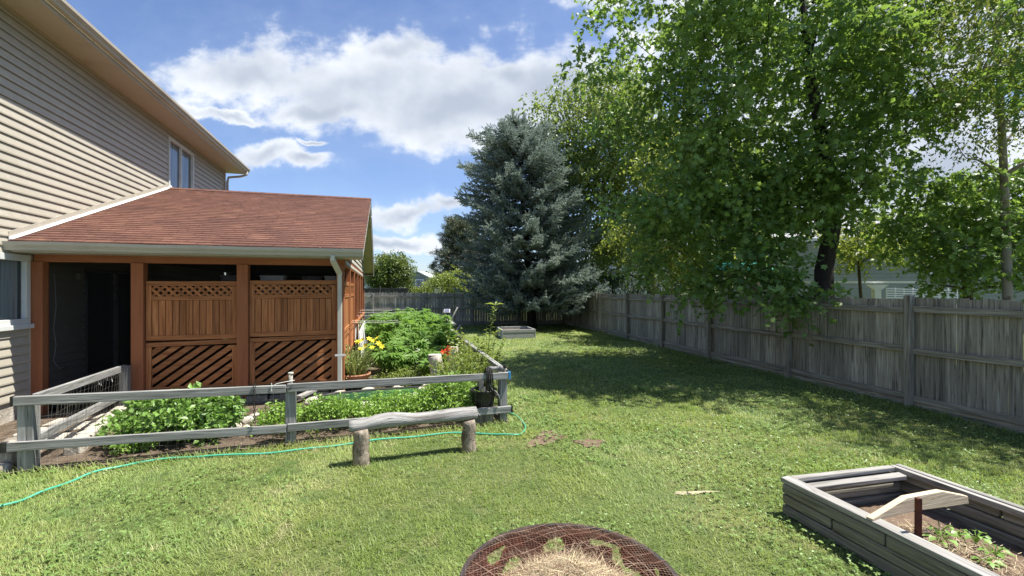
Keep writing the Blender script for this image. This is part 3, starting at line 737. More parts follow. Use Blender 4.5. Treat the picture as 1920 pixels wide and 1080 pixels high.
def upper_panel(orgp, A, w, dz=0.0, tilt=0.0):
    B = (Z + A*tilt*0).normalized(); n = A.cross(Z).normalized()
    fr = MB(); org = orgp+Z*dz
    def bar(x0, y0, x1, y1, hw, dep=.045): fr.prism(org+A*x0+Z*y0, org+A*x1+Z*y1, hw, dep, up=n)
    H0 = .88   # height 1.01..1.89
    bar(0, H0-.035, w, H0-.035+tilt*w, .07); bar(0, .035, w, .035+tilt*w, .07)
    bar(.035, .07, .035, H0-.07, .07, .043); bar(w-.035, .07, w-.035, H0-.07, .07, .043)
    bar(.07, .625, w-.07, .625+tilt*w, .06, .04)
    po = fr.build('panel', 'cedar', porch, bevel=.004)
    lt = MB(); x0, x1, y0, y1 = .07, w-.07, .655, H0-.07; sp = .105
    for sg, off in ((1, -.006), (-1, .004)):
        k = -1.0
        while k < w+1:
            h = y1-y0; dx = h*sg; wd = .052
            pl = [(k, y0), (k+wd, y0), (k+wd+dx, y1), (k+dx, y1)]
            if sg < 0: pl = [(k, y0), (k+wd, y0), (k+wd+dx, y1), (k+dx, y1)]
            pl = clip_rect(pl, x0, x1, y0, y1)
            if pl: lt.poly(pl, org+n*off, A, Z, .009)
            k += sp
    lt.build('lattice', 'cedar', po)
    bd = MB(); x = .07; nb = round((w-.14)/.09)
    for i in range(nb):
        xa, xb = .07+(w-.14)*i/nb, .07+(w-.14)*(i+1)/nb
        bd.prism(org+A*((xa+xb)/2)+Z*.07+n*random.uniform(-.002,.002), org+A*((xa+xb)/2)+Z*.595, xb-xa-.007, .018, up=n)
    bd.build('board', 'cedar', po, bevel=.003, seg=1)
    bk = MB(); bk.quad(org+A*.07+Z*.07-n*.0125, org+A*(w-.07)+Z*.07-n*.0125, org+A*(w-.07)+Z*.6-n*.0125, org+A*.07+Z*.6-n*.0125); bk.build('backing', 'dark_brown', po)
def lower_panel(orgp, A, w, h=.70, tilt=0.0, dirn=1):
    n = A.cross(Z).normalized(); org = orgp; fr = MB()
    def bar(x0, y0, x1, y1, hw, dep=.045): fr.prism(org+A*x0+Z*y0, org+A*x1+Z*y1, hw, dep, up=n)
    bar(0, h-.032, w, h-.032+tilt*w, .065); bar(.035, 0, .035, h-.065, .07, .043); bar(w-.035, 0, w-.035, h-.065, .07, .043); bar(.07, .02, w-.07, .02, .04, .04)
    po = fr.build('panel', 'cedar', porch, bevel=.004)
    sl = MB(); an = R(37); sp = .142; vt = .096; x0, x1, y0, y1 = .07, w-.07, .04, h-.065
    k = -w*1.2
    while k < h+.2:
        tn = math.tan(an)*dirn
        pl = [(x0-.1, k), (x1+.1, k+tn*(x1-x0+.2)), (x1+.1, k+tn*(x1-x0+.2)+vt), (x0-.1, k+vt)]
        pl = clip_rect(pl, x0, x1, y0, y1)
        if pl: sl.poly(pl, org+n*-.009, A, Z, .018)
        k += sp
    sl.build('slats', 'cedar', po, bevel=.003, seg=1)
fo = .03
upper_panel(H(fo, 1.345, 1.01), V, 1.19, 0, 0.004); upper_panel(H(fo, 2.705, 1.03), V, 1.26, 0, .008)
lower_panel(H(fo, 1.345, .28), V, 1.19, .70, .022); lower_panel(H(fo, 2.705, .28), V, 1.26, .73, .02)
for s_ in (.12, 1.56): upper_panel(H(s_, 4.05, 1.03), U, 1.32); lower_panel(H(s_, 4.05, .28), U, 1.32, .72, 0)
# sill and boards along the open screened bays
mb = MB(); mb.prism(H(2.96, 4.05, 1.0), H(8.2, 4.05, 1.0), .14, .05); mb.build('sill', 'cedar', porch, bevel=.004)
mb = MB()
for i in range(38): mb.prism(H(2.99+i*.137, 4.045, .1), H(2.99+i*.137, 4.045, .97), .125, .02, up=V)
mb.build('skirt', 'concrete_white', porch)
for (a, b) in ((2.95, 4.25), (4.35, 5.55), (5.65, 6.85), (6.95, 8.2)):
    MB().quad(H(a, 4.03, 1.02), H(b, 4.03, 1.02), H(b, 4.03, 2.15), H(a, 4.03, 2.15)).build('screen', 'screen', porch)
for (a, b) in ((.16, 1.18), (1.34, 2.54), (2.70, 3.97)):  # left bay's screen is added to darken the siding behind it
    MB().quad(H(.075, a, .2), H(.075, b, .2), H(.075, b, 2.15), H(.075, a, 2.15)).build('screen', 'screen', porch)
for (a, b) in ((.1, 1.45), (1.55, 2.85)):
    MB().quad(H(a, 4.005, .2), H(b, 4.005, .2), H(b, 4.005, 2.15), H(a, 4.005, 2.15)).build('screen', 'screen', porch)
# gable siding
mb = MB()
def gtop(z):
    h = (z+.17-2.40)/SL-.42
    if h > RS: return None
    return (max(h, -.0), 2*RS-max(h, 0.0))
siding(mb, 0.0, 8.34, lambda s: H(s, 4.075), V, 2.20, 3.95, .12, (), gtop)
mb.build('gable_siding', 'siding_pale', porch)
mb = MB(); mb.poly([(0.02, -.13), (8.32, -.13), (8.32, .05), (RS, 1.45), (.02, .05)], H(0, 4.07, 2.32), U, Z, -.03); mb.build('gable', 'siding_pale', porch)
# floor, ceiling, rear wall
mb = MB(); mb.prism(H(.12, 2.0, .13), H(8.3, 2.0, .13), 3.9, .10); mb.build('floor', 'interior_shade', porch)
mb = MB(); mb.prism(H(.0, 2.04, 2.325), H(8.3, 2.04, 2.325), 4.0, .03); mb.build('ceiling', 'interior_shade', porch)
mb = MB(); mb.prism(H(8.28, .0, 1.25), H(8.28, 3.99, 1.25), .06, 2.2); mb.build('rear_wall', 'interior_shade', porch)
# stone base blocks under the front
mb = MB()
for row in range(2):
    t = 1.3-row*.13
    while t < 4.0:
        w = random.uniform(.22, .34)
        mb.prism(H(.0+random.uniform(-.012, .012), t+.01, .07+row*.135), H(.0, min(t+w, 4.1)-.012, .07+row*.135), .17, .125, jit=.008); t += w
mb.build('stone_base', 'stone_dark', porch, bevel=.015)
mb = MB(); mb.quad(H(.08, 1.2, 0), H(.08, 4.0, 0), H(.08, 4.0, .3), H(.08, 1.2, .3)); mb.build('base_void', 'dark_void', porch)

# things inside the porch, seen above the panels
def carton(s, t, z, w, d, h, m, label):
    MB().prism(H(s-d/2, t, z+h/2), H(s+d/2, t, z+h/2), w, h).build('storage_box', m, bevel=.01, label=label, category=None) if 0 else None
    o = MB().prism(H(s-d/2, t, z+h/2), H(s+d/2, t, z+h/2), w, h).build('box', m, bevel=.01)
    l = MB().prism(H(s-d/2-.01, t, z+h+.012), H(s+d/2+.01, t, z+h+.012), w+.02, .024); 
    root = thing('storage_box', label, 'box', tuple(H(s, t, z))); o.parent = root; o.location = -Vector(H(s,t,z))+ORG[o]; ORG[o] = ORG[root]
    l.build('lid', m, root, bevel=.005)
mb = MB(); mb.prism(H(.36, 1.5, 1.682), H(.36, 3.98, 1.682), .34, .03)
shelf = thing('shelf', 'dim wooden shelf behind the cedar panels holding boxes', 'shelf', tuple(H(.36, 2.7, .18)))
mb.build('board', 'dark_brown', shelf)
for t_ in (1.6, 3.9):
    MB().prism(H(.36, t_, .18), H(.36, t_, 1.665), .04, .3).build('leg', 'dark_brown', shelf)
carton(.36, 2.35, 1.70, .22, .25, .27, 'grey_plastic', 'grey box left of the middle porch post')
carton(.33, 2.98, 1.70, .34, .25, .27, 'white_plastic', 'pale ribbed box above the right cedar panel')
carton(.36, 3.55, 1.70, .26, .25, .26, 'grey_plastic', 'dim grey box between pale boxes above the right cedar panel')
carton(.33, 3.85, 1.70, .16, .25, .27, 'white_plastic', 'small pale box above the right cedar panel beside the downspout')

# ================================================================== RAIL FENCE ROUND THE GARDEN
A_ = Vector((-4.66, 4.33, 0)); B_ = Vector((-.10, 5.97, 0)); M_ = Vector((-2.50, 5.107, 0)); E_ = H(-.16, 1.17); C_ = Vector((-1.75, 12.0, 0))
rf = thing('rail_fence', 'low weathered grey rail fence with wire mesh around the garden bed', 'fence', (-2.5, 5.04, 0))
fd = (B_-A_).normalized(); fn = Vector((fd.y, -fd.x, 0))     # fn points to the camera
def rpost(p, h, w=.10): MB().prism(p-Z*.05, p+Z*h, w, w, up=fn).build('post', 'rail_wood', rf, bevel=.006)
rpost(A_-fn*.07, .66, .12); rpost(M_-fn*.075, .655, .105); rpost(B_-fn*.08+fd*.0, .66, .10); rpost(B_-fn*.34-fd*.22, .60, .09)
rpost(E_, .68, .10)
for k in (2.1, 4.2, 6.2): rpost(B_.lerp(C_, k/6.3), .72, .08)
def rrail(a, b, hh=.088, th=.04, n=None, **kw):
    a, b = Vector(a), Vector(b); m_ = MB(); k = 6; pts = [a.lerp(b, i/k)+Z*.006*math.sin(i*1.3) for i in range(k+1)]
    m_.prism(a, b, th, hh, jit=.002); return m_.build('rail', 'rail_wood', rf, bevel=.006, **kw)
def fl(px, py):       # a point in the vertical plane of the front rails
    r = (px-960)/F; q = A_+fn*.0
    y = (q.y - fd.y/fd.x*q.x)/(1-fd.y/fd.x*r); x = r*y; return Vector((x, y, CH-(py-HZ)/F*y))
tl, tm_, tm2, tr_ = fl(26, 752), fl(536, 729), fl(538, 727), fl(953, 704)
rrail(tl, tm_); rrail(tm2, tr_); rrail(fl(14, 838), fl(537, 803.5)); rrail(fl(539, 802), fl(958, 767))
MB().prism(tl-fd*.02, tl-fd*.003, .046, .094).build('end_cap', 'black_plastic', rf, bevel=.004)
bl = fl(14, 838); MB().prism(bl-fd*.05, bl-fd*.003, .05, .094).build('end_cap', 'black_plastic', rf, bevel=.004)
MB().prism(tr_-fd*.004, tr_+fd*.03, .05, .10).build('end_cap', 'blue_tape', rf, bevel=.004, label='blue tape wrapped on the rail end')
br = fl(958, 767); MB().prism(br+fd*.003, br+fd*.02, .046, .094).build('end_cap', 'black_plastic', rf, bevel=.004)
rrail(A_+Vector((.0, .1, .70)), E_+Vector((0, -.03, .655)), .09, .05); rrail(A_+Vector((.0, .1, .30)), E_+Vector((0, -.1, .27)), .09, .05)
rrail(B_+Vector((.02, .1, .66)), B_.lerp(C_, .5)+Z*.74, .06, .07); rrail(B_.lerp(C_, .5)+Z*.74, C_+Z*.80, .06, .07)
rrail(B_+Vector((.02, .1, .24)), B_.lerp(C_, .5)+Z*.26, .07, .04); rrail(B_.lerp(C_, .5)+Z*.26, C_+Z*.3, .07, .04)
def wiremesh(a, b, z1, off, step=.075, m='wire', r=.0013, lean=.0):
    a, b = Vector(a), Vector(b); ln = (b-a).length; d = (b-a)/ln; n = Vector((-d.y, d.x, 0))*off; w = MB(); k = int(ln/step)
    def q(i, z): return a+d*(ln*i/k)+n*(1+.25*math.sin(i*.7)+lean*z)+Z*z
    for i in range(k+1): w.tube([q(i, z) for z in (0.0, z1*.5, z1+.02*math.sin(i*2.1))], r, 3, caps=False)
    z = .03
    while z < z1:
        w.tube([q(i, z+.008*math.sin(i*.9+z*20)) for i in range(0, k+1, 2)], r, 3, caps=False); z += .10
    w.build('wire_mesh', m, rf)
wiremesh(A_, B_, .66, .045); wiremesh(A_+Vector((.04, .1, 0)), E_, .70, -.05, lean=1.5); wiremesh(B_, C_, .72, .03, m='wire_dark', r=.002, step=.06)
w = MB()
for i in range(7):
    p = (A_+Vector((0,.1,.70))).lerp(E_+Vector((0,-.03,.655)), .62+i*.045)
    w.tube([p+Vector((.04,-.03,.03)), p+Vector((.0,-.045,-.02)), p+Vector((.01+.02*(i%2),-.05,-.07-.03*(i%3)))], .0025, 4)
w.build('string', 'string', rf)
# pipe, chain and string ties at the middle post
w = MB(); w.tube([M_-fn*.06+Z*.64, M_-fn*.06+Z*.815], .022, 10); w.tube([M_-fn*.06+Z*.80, M_-fn*.06+Z*.82], .03, 10); w.build('pipe_cap', 'stone_pale', rf, smooth=True)
w = MB(); pc = fl(478, 722)
for i in range(16):
    c = pc+Z*(.02-i*.028)+fn*(.03)
    ring = [c+(fd*(math.cos(a)*.010 if i % 2 else 0)+fn*(0 if i % 2 else math.cos(a)*.010))+Z*math.sin(a)*.017 for a in np.linspace(0, 6.283, 9)]
    w.tube(ring, .004, 4, caps=False)
w.build('chain', 'black_plastic', rf)
w = MB(); ps = fl(510, 724)+fn*.03; w.tube([ps, fl(520, 718)+fn*.04, fl(538, 714)+fn*.05, fl(553, 712)+fn*.03], .004, 5); w.tube([ps+Z*.04, ps-Z*.05], .004, 5); w.build('string', 'string', rf)

# ================================================================== LOG BENCH
lb0, lb1 = G(677, 872), G(879, 845)
bench = thing('log_bench', 'silvery log bench on two bark stump legs beside the rail fence', 'bench', tuple(lb0.lerp(lb1, .5)))
for p, rr, sd_ in ((lb0, .076, 1), (lb1, .074, 2)):
    m_ = MB(); k = 10
    pts = [p+Vector((.006*math.sin(i), .004*math.cos(i*1.7), -.03+.385*i/k-(.02 if sd_ == 2 else 0)*i/k)) for i in range(k+1)]
    m_.tube(pts, [rr*(1.12-.16*i/k) if sd_ == 2 else rr*(1.08-.08*i/k) for i in range(k+1)], 18, rough=.018); m_.build('leg', 'log_bark', bench, smooth=True)
m_ = MB(); ax = (lb1-lb0).normalized(); L0 = P(654, 797, lb0.y-.02); L1 = P(893, 772, lb1.y+.05); pts = []; rr = []
k = 26
for i in range(k+1):
    t = i/k; p = L0.lerp(L1, t)
    p.z += .019*math.exp(-((t-.30)/.15)**2) - .010*math.exp(-((t-.07)/.08)**2)-.008
    r = .058+.020*math.exp(-((t-.28)/.16)**2)+.016*math.exp(-((t-.85)/.22)**2)
    pts.append(p); rr.append(r)
m_.tube(pts, rr, 20, rough=.022, sq=.86); ob = m_.build('seat', 'log_silver', bench, smooth=True)
m_ = MB(); m_.prism(L1+Vector((-.05, 0, .035)), L1+Vector((.045, 0, -.045)), .06, .03, taper=.15); m_.build('splinter', 'log_silver', bench)

# ================================================================== HOSE
hp = [(-60,968),(0,950),(35,939),(70,926),(105,913),(140,899),(170,888),(205,878),(250,869),(300,862),(340,857),(390,855),(450,852.5),(500,849),(545,845.5),(600,839),(650,832),(700,826),(750,820.5),(800,816),(850,812),(900,812),(940,814.5),(965,815.5),(978,812),(985,804),(983,795),(976,786),(966,779),(952,773)]
pts = [G(x, y, .022) for x, y in hp]; sm = []
for i in range(len(pts)-1):
    p0, p1, p2, p3 = pts[max(i-1, 0)], pts[i], pts[i+1], pts[min(i+2, len(pts)-1)]
    for k in range(4):
        t = k/4; sm.append(.5*((2*p1)+(p2-p0)*t+(2*p0-5*p1+4*p2-p3)*t*t+(3*p1-p0-3*p2+p3)*t**3)+Z*.006*math.sin(i*2.3+k*.5))
m_ = MB(); m_.tube(sm, .0105, 8); m_.build('garden_hose', 'hose_green', smooth=True, label='green garden hose snaking over the grass along the rail fence', cat='hose')

# ================================================================== PLANTS
def bush(name, label, cat, base, cl, cr, nsh, nl, sl, ls, tm, lm, group=None, stems=True, droop=.1, up=.9, stem_m='lily_leaf', flat=.8):
    root = thing(name, label, cat, base, group)
    if stems:
        sb = MB()
        for c in cl:
            c = Vector(c); b = Vector(base)+Vector(((c.x-base[0])*.35+random.uniform(-.03,.03), (c.y-base[1])*.35, 0))
            sb.tube([b, b.lerp(c, .5)+Z*.03, c], [.007, .005, .003], 4, caps=False)
        sb.build('stem', stem_m, root)
    Vt, pl = shoots(np.array([tuple(c) for c in cl]), np.array(cr), nsh, nl, sl, ls, tm, droop, up, flat)
    Vt[:, 2] = np.maximum(Vt[:, 2], .02)
    fast('leaves', Vt, pl, lm, root)
    return root
def dome(cx, cy, rx, ry, h, n, seed, ang=0.0, z0=.08):
    rg = np.random.default_rng(seed); out = []
    for i in range(n):
        a = rg.random()*6.283; r = rg.random()**.5; x, y = math.cos(a)*r*rx, math.sin(a)*r*ry
        z = z0+(h-z0)*math.sqrt(max(0, 1-r*r*.9))*(rg.random()**.35)
        out.append((cx+x*math.cos(ang)-y*math.sin(ang), cy+x*math.sin(ang)+y*math.cos(ang), z))
    return out
an = math.atan2(fd.y, fd.x)
cl = dome(-3.88, 5.25, .62, .38, .52, 110, 1, an)
bush('leafy_bush', 'broad leaved green bush inside the rail fence by the corner post', 'bush', (-3.95, 5.22, .02), cl, [.10]*len(cl), 7, 6, .10, .072, tmpl_oval(.62, .15), 'bush_leaf')
bush('leafy_bush', 'small low green plant under the lower rail beside the big leaved bush', 'bush', (-4.05, 4.86, .02), dome(-4.05, 4.86, .28, .09, .17, 16, 3, an, .04), [.06]*16, 6, 5, .06, .035, tmpl_oval(.6, .15), 'mint_leaf')
# long mint border as three plants' worth of clumps
for (px_, w_, h_, sd_, lab) in ((600, .72, .37, 5, 'left part of the bright mint border beside the middle fence post'), (745, .66, .36, 6, 'middle part of the bright mint border behind the log bench'), (845, .42, .56, 7, 'taller right part of the mint border beside the black bucket')):
    y_ = 5.99/(1+.36*(960-px_)/F)+.47; x_ = (px_-960)/F*y_
    cl = dome(x_, y_, w_, .30, h_, 110, sd_, an, .05)
    bush('mint_plant', lab, 'plant', (x_, y_, .02), cl, [.08]*len(cl), 7, 7, .09, .042, tmpl_oval(.55, .12), 'mint_leaf', up=1.0)
# climbing shrub in the right corner
cl = dome(-.72, 6.85, .55, .45, .86, 120, 9, an, .08)
bush('garden_shrub', 'loose yellow green shrub in the right fence corner', 'shrub', (-.62, 6.75, .02), cl, [.10]*len(cl), 4, 6, .12, .036, tmpl_oval(.6, .12), 'yellow_leaf', up=.7)
# low greens in front of pond / around stumps
cl = dome(-1.85, 8.35, .75, .36, .34, 120, 10, an, .05)
bush('low_plant', 'low yellow green ground plants in front of the tall leafy plants', 'plant', (-1.75, 8.0, .02), cl, [.09]*len(cl), 4, 6, .09, .035, tmpl_oval(.6, .12), 'yellow_leaf')
# tall stem plant
root = thing('tall_stem_plant', 'single tall spindly stem with a leafy tip rising over the lawn', 'plant', (-.42, 7.6, .02))
sp_ = [Vector((-.42,7.6,0)), P(912,680,7.6), P(917,640,7.6), P(922,605,7.6), P(926,585,7.6), P(929,572,7.6)]
m_ = MB(); m_.tube(sp_, [.010,.009,.007,.005,.004,.002], 6); m_.build('stem', 'lily_leaf', root, smooth=True)
pp, dd = [], []
for i in range(44):
    t = .18+.75*i/44; k = t*(len(sp_)-1); j = int(k); p = sp_[j].lerp(sp_[min(j+1, 5)], k-j); a = i*2.4
    pp.append(tuple(p)); dd.append((math.cos(a), math.sin(a), .5))
for a in (.2, 3.3, 2.7, 1.5): pp.append(tuple(sp_[-1])); dd.append((math.cos(a), .3*math.sin(a), .25))
szs = [.085]*44+[.16, .19, .14, .12]
Vt, pl = scatter(np.array(pp), np.array(dd), np.tile([0, -.4, 1.0], (len(pp), 1))+rng.normal(size=(len(pp), 3))*.3, np.array(szs), tmpl_oval(.35, .15)); fast('leaves', Vt, pl, 'yellow_leaf', root)
# twiggy rose-like shrub right of stumps
root = thing('twiggy_shrub', 'open twiggy shrub with small leaves right of the two stumps', 'shrub', (-.60, 7.6, .02)); m_ = MB(); pp, dd = [], []
rg = random.Random(5)
for i in range(64):
    a = rg.random()*6.28; r = rg.uniform(.15, .62); tip = Vector((-.60+math.cos(a)*r*.9, 7.6+math.sin(a)*r*.9, rg.uniform(.55, 1.15))); b = Vector((-.60+math.cos(a)*.08, 7.6+math.sin(a)*.08, .02))
    mid = b.lerp(tip, .5)+Vector((rg.uniform(-.06,.06), 0, .05)); m_.tube([b, mid, tip], [.006,.005,.002], 4, caps=False)
    for k in range(22):
        t = rg.uniform(.3, 1); p = b.lerp(mid, t*2) if t < .5 else mid.lerp(tip, t*2-1); pp.append(tuple(p)); q = rg.random()*6.28; dd.append((math.cos(q), math.sin(q), rg.uniform(-.2,.6)))
m_.build('stem', 'lily_leaf', root)
Vt, pl = scatter(np.array(pp), np.array(dd), np.tile([0, 0, 1.0], (len(pp), 1))+rng.normal(size=(len(pp), 3))*.5, .04+.035*rng.random(len(pp)), tmpl_oval(.6, .12)); fast('leaves', Vt, pl, 'yellow_leaf', root)
# tall palmate plants
k = 0
tallpos = []
for row, (kk, n_) in enumerate(((1.75, 2), (2.7, 3), (3.7, 4), (4.7, 4), (5.8, 4), (7.0, 4), (8.2, 4))):
    for j in range(n_):
        t = (j+.6)/n_; pw = H(kk-.2, 4.45); pe = B_+U*(kk+.3)
        tallpos.append(pw.lerp(pe, t*.95)+Vector((random.uniform(-.12,.12), random.uniform(-.2,.2), 0)))
for i, p in enumerate(tallpos):
    hgt = random.uniform(1.02, 1.24) if p.y > 10.2 else random.uniform(.82, 1.08)
    if p.y < 9.2: hgt = random.uniform(.55, .74)
    root = thing('leafy_plant', 'tall bright green leafy plant with narrow fingered leaves beside the porch', 'plant', tuple(p+Z*.02), 'tall leafy plants in the bed beside the porch')
    m_ = MB(); pp, dd = [], []
    for b in range(13):
        a = b*2.4+i; rr = .0 if b == 0 else random.uniform(.14, .46); tip = p+Vector((math.cos(a)*rr, math.sin(a)*rr, hgt*(1 if b == 0 else random.uniform(.62, .97))))
        bs = p+Z*hgt*(.0 if b == 0 else random.uniform(.12, .35)); mid = bs.lerp(tip, .5)+Vector((math.cos(a)*rr*.2, math.sin(a)*rr*.2, 0))
        m_.tube([bs, mid, tip], [.009 if b == 0 else .006, .006, .003], 4, caps=False)
        for k in range(38):
            t = random.uniform(.12, 1)**.7; q = bs.lerp(mid, t*2) if t < .5 else mid.lerp(tip, t*2-1); aa = random.random()*6.28
            pp.append(tuple(q)); dd.append((math.cos(aa), math.sin(aa), random.uniform(-.35, .45)))
    m_.build('stem', 'lily_leaf', root)
    pp = np.array(pp); Vt, pl = scatter(pp, np.array(dd), np.tile([0, 0, 1.0], (len(pp), 1))+rng.normal(size=(len(pp), 3))*.35, .15+.08*rng.random(len(pp)), tmpl_palm(5, .19))
    fast('leaves', Vt, pl, 'tall_leaf', root)
# flower pot and day lily
pc = Vector((-2.78, 7.98, .10))
m_ = MB(); prof = [(0, .16), (.05, .19), (.12, .245), (.17, .27), (.175, .285), (.20, .285), (.20, .262), (.15, .24), (.10, .15)]
n = 28; o = len(m_.v)
for (z_, r_) in prof:
    for j in range(n): m_.v.append(pc+Vector((math.cos(6.2832*j/n)*r_, math.sin(6.2832*j/n)*r_, z_)))
for i in range(len(prof)-1):
    for j in range(n): m_.face([i*n+j, i*n+(j+1) % n, (i+1)*n+(j+1) % n, (i+1)*n+j])
pot = thing('flower_pot', 'wide terracotta bowl pot by the porch corner', 'flower pot', tuple(pc)); m_.build('bowl', 'terracotta', pot, smooth=True)
m_ = MB(); o = 0; m_.tube([pc+Z*.13, pc+Z*.16], .235, 24); m_.build('potting_soil', 'soil', pot)
lily = thing('day_lily', 'flowering day lily with yellow blooms growing in the terracotta pot', 'flower', tuple(pc+Z*.16)); pp, dd, ss = [], [], []
for i in range(210):
    a = random.random()*6.28; r = random.random()**.5*.17; pp.append((pc.x+math.cos(a)*r, pc.y+math.sin(a)*r, pc.z+.16)); l = random.uniform(.1, .6); dd.append((math.cos(a)*l, math.sin(a)*l, 1)); ss.append(random.uniform(.28, .56))
Vt, pl = scatter(np.array(pp), np.array(dd), np.array([(-d[0]*2, -d[1]*2, .6) for d in dd])+rng.normal(size=(len(pp),3))*.3, np.array(ss), tmpl_blade(.05, .3))
cl_ = dome(pc.x, pc.y, .27, .22, .86, 40, 33, 0, .3); P2 = shoots(np.array(cl_), np.array([.09]*40), 4, 5, .10, .04, tmpl_oval(.45, .1), .1, .7)
Vt, pl = merge([(Vt, pl), P2]); fast('leaves', Vt, pl, 'lily_leaf', lily)
blooms = [(670,642),(680,638),(692,636),(700,640),(710,644),(686,648),(698,652),(708,634),(676,655),(672,640),(716,650)]
m_ = MB()
for (bx, by) in blooms:
    q = P(bx, by, pc.y+random.uniform(-.15,.12)); b = Vector((pc.x+(q.x-pc.x)*.3, pc.y, pc.z+.16)); m_.tube([b, b.lerp(q, .55)+Vector((0,0,.06)), q], [.005,.004,.003], 4, caps=False)
m_.build('stalk', 'lily_leaf', lily)
def bloom(parent, q, r, m, name='bloom', k=6):
    a = np.arange(k)*6.2832/k+random.random(); ax_ = Vector((random.uniform(-.5,.5), random.uniform(-1,-.2), random.uniform(.3,1))).normalized(); e1 = ax_.orthogonal().normalized(); e2 = ax_.cross(e1)
    dd = [tuple(e1*math.cos(x)+e2*math.sin(x)+ax_*.55) for x in a]; Vt, pl = scatter(np.array([tuple(q)]*k), np.array(dd), np.array([tuple(ax_)]*k), r, tmpl_oval(.5, .25, .05)); fast(name, Vt, pl, m, parent)
for (bx, by) in blooms: bloom(lily, P(bx, by, pc.y+random.uniform(-.12,.1)), .062, 'yellow_petal', k=6)
# stumps and red flower
def stump(px, py, d, r, h, label, lean=(0, 0)):
    base = Vector(((px-960)/F*d, d, .05)); t_ = thing('tree_stump', label, 'stump', tuple(base)); m_ = MB(); k = 7
    m_.tube([base+Vector((lean[0]*i/k, lean[1]*i/k, h*i/k)) for i in range(k+1)], [r*(1.1-.12*i/k) for i in range(k+1)], 16, rough=.05); m_.build('trunk_piece', 'stump_wood', t_, smooth=True)
    m_ = MB(); c = base+Vector((lean[0], lean[1], h)); m_.tube([c+Z*.0, c+Z*.012], r*.93, 16); m_.build('cut_face', 'stone_pale', t_)
stump(826, 700, 7.75, .115, .60, 'shorter slanting grey stump left of the taller stump', (-.10, -.03)); stump(847, 700, 7.95, .10, .70, 'taller upright pale stump behind the red flower', (.02, 0))
root = thing('red_flower', 'small red flowering plant between the two stumps', 'flower', tuple(Vector((-1.22, 7.85, .3))))
m_ = MB(); q0 = P(838, 662, 7.62)
for i in range(4): m_.tube([Vector((-1.12, 7.66, .1)), q0+Vector((random.uniform(-.05,.05), 0, random.uniform(-.02,.05)))], .004, 4)
m_.build('stem', 'lily_leaf', root)
for (bx, by) in ((834,663),(838,656),(842,652),(836,670),(830,660),(840,662),(846,655)): bloom(root, P(bx, by, 7.60), .055, 'red_petal', k=5)
m_ = MB(); m_.tube([P(799,683,8.0), P(806,690,7.95), P(815,697,7.9), P(826,703,7.9)], [.02,.032,.035,.03], 10, rough=.1); m_.build('driftwood', 'stump_wood', smooth=True, label='curved pale driftwood piece left of the stumps', cat='driftwood')
# pond
pd = thing('garden_pond', 'small green garden pond between the mint border and the porch', 'pond', (-1.85, 6.95, .03))
m_ = MB(); n = 40; pc_ = Vector((-1.85, 6.93, 0))
ring = []
for j in range(n):
    a = 6.2832*j/n; ring.append(pc_+V*math.cos(a)*1.02*(1+.06*math.sin(3*a))+U*math.sin(a)*.42*(1+.1*math.sin(2*a+1)))
m_.v = [p+Z*.165 for p in ring]; m_.face(list(range(n))); m_.build('water', 'pond_water', pd)
m_ = MB(); m_.v = [p*1.0 for p in ring]+[p+Z*.17 for p in ring]
for j in range(n): m_.face([j, (j+1) % n, n+(j+1) % n, n+j])
m_.build('liner', 'black_rubber', pd)
m_ = MB(); m_.tube([p+Z*.165 for p in ring]+[ring[0]+Z*.165], .03, 6, caps=False); m_.build('rim', 'black_rubber', pd, smooth=True)
def rock(c, r, seed, m, label, group=None, name='stone', fl_=.6):
    bm_ = []; rg = np.random.default_rng(seed); import bmesh
    b = bmesh.new(); bmesh.ops.create_icosphere(b, subdivisions=3, radius=1); d1 = rg.normal(size=(5, 3))*1.6; p1 = rg.random(5)*6
    sx, sy, sz = r*(1+.35*rg.random()), r*(.8+.3*rg.random()), r*fl_
    for v in b.verts:
        k = 1+sum(.07*math.sin(float(np.dot(d1[i], v.co))*1.8+p1[i]) for i in range(5)); v.co = Vector((v.co.x*sx*k, v.co.y*sy*k, v.co.z*sz*k))
    a = rg.random()*3; bmesh.ops.rotate(b, verts=b.verts, cent=(0,0,0), matrix=Matrix.Rotation(a, 3, 'Z'))
    me = bpy.data.meshes.new(name); b.to_mesh(me); b.free(); me.polygons.foreach_set('use_smooth', [True]*len(me.polygons))
    return link(name, me, m, None, Vector(c), label=label, cat='stone', group=group)
for i in range(15):
    a = 6.2832*(i+.5)/15
    if .25 < a/6.28 < .30: continue
    p = pc_+V*math.cos(a)*1.12+U*math.sin(a)*.52; rock((p.x, p.y, .12), random.uniform(.08, .13), i, 'stone_pale', 'pale rounded stone edging the green pond', 'pale stones edging the pond')
for i, (px_, py_) in enumerate(((415,775),(430,790),(447,781),(465,788),(478,779),(492,790),(440,800),(462,802),(404,790))):
    g = G(px_, py_, .05); rock((g.x, g.y, .05), random.uniform(.055, .085), 40+i, 'stone_pale', 'pale fist sized stone in the heap before the middle porch post', 'pale stones heaped before the middle porch post')
m_ = MB(); m_.prism(G(560, 745, .12), G(610, 722, .2), .10, .05); m_.build('plank', 'cap_wood', bevel=.01, label='short pale plank lying at the left pond edge', cat='plank')
m_ = MB(); m_.tube([P(905,742,6.5), P(925,722,6.6), P(945,710,6.8)], .03, 8); 
# pale curved path edge along pond right
for i, (px_, py_) in enumerate(((786,735),(800,724),(815,716),(832,712))):
    g = G(px_, py_, .12); rock((g.x, g.y-.35, .12), .10, 70+i, 'stone_pale', 'flat pale stone at the right pond end beside the mint', 'pale stones at the right pond end')
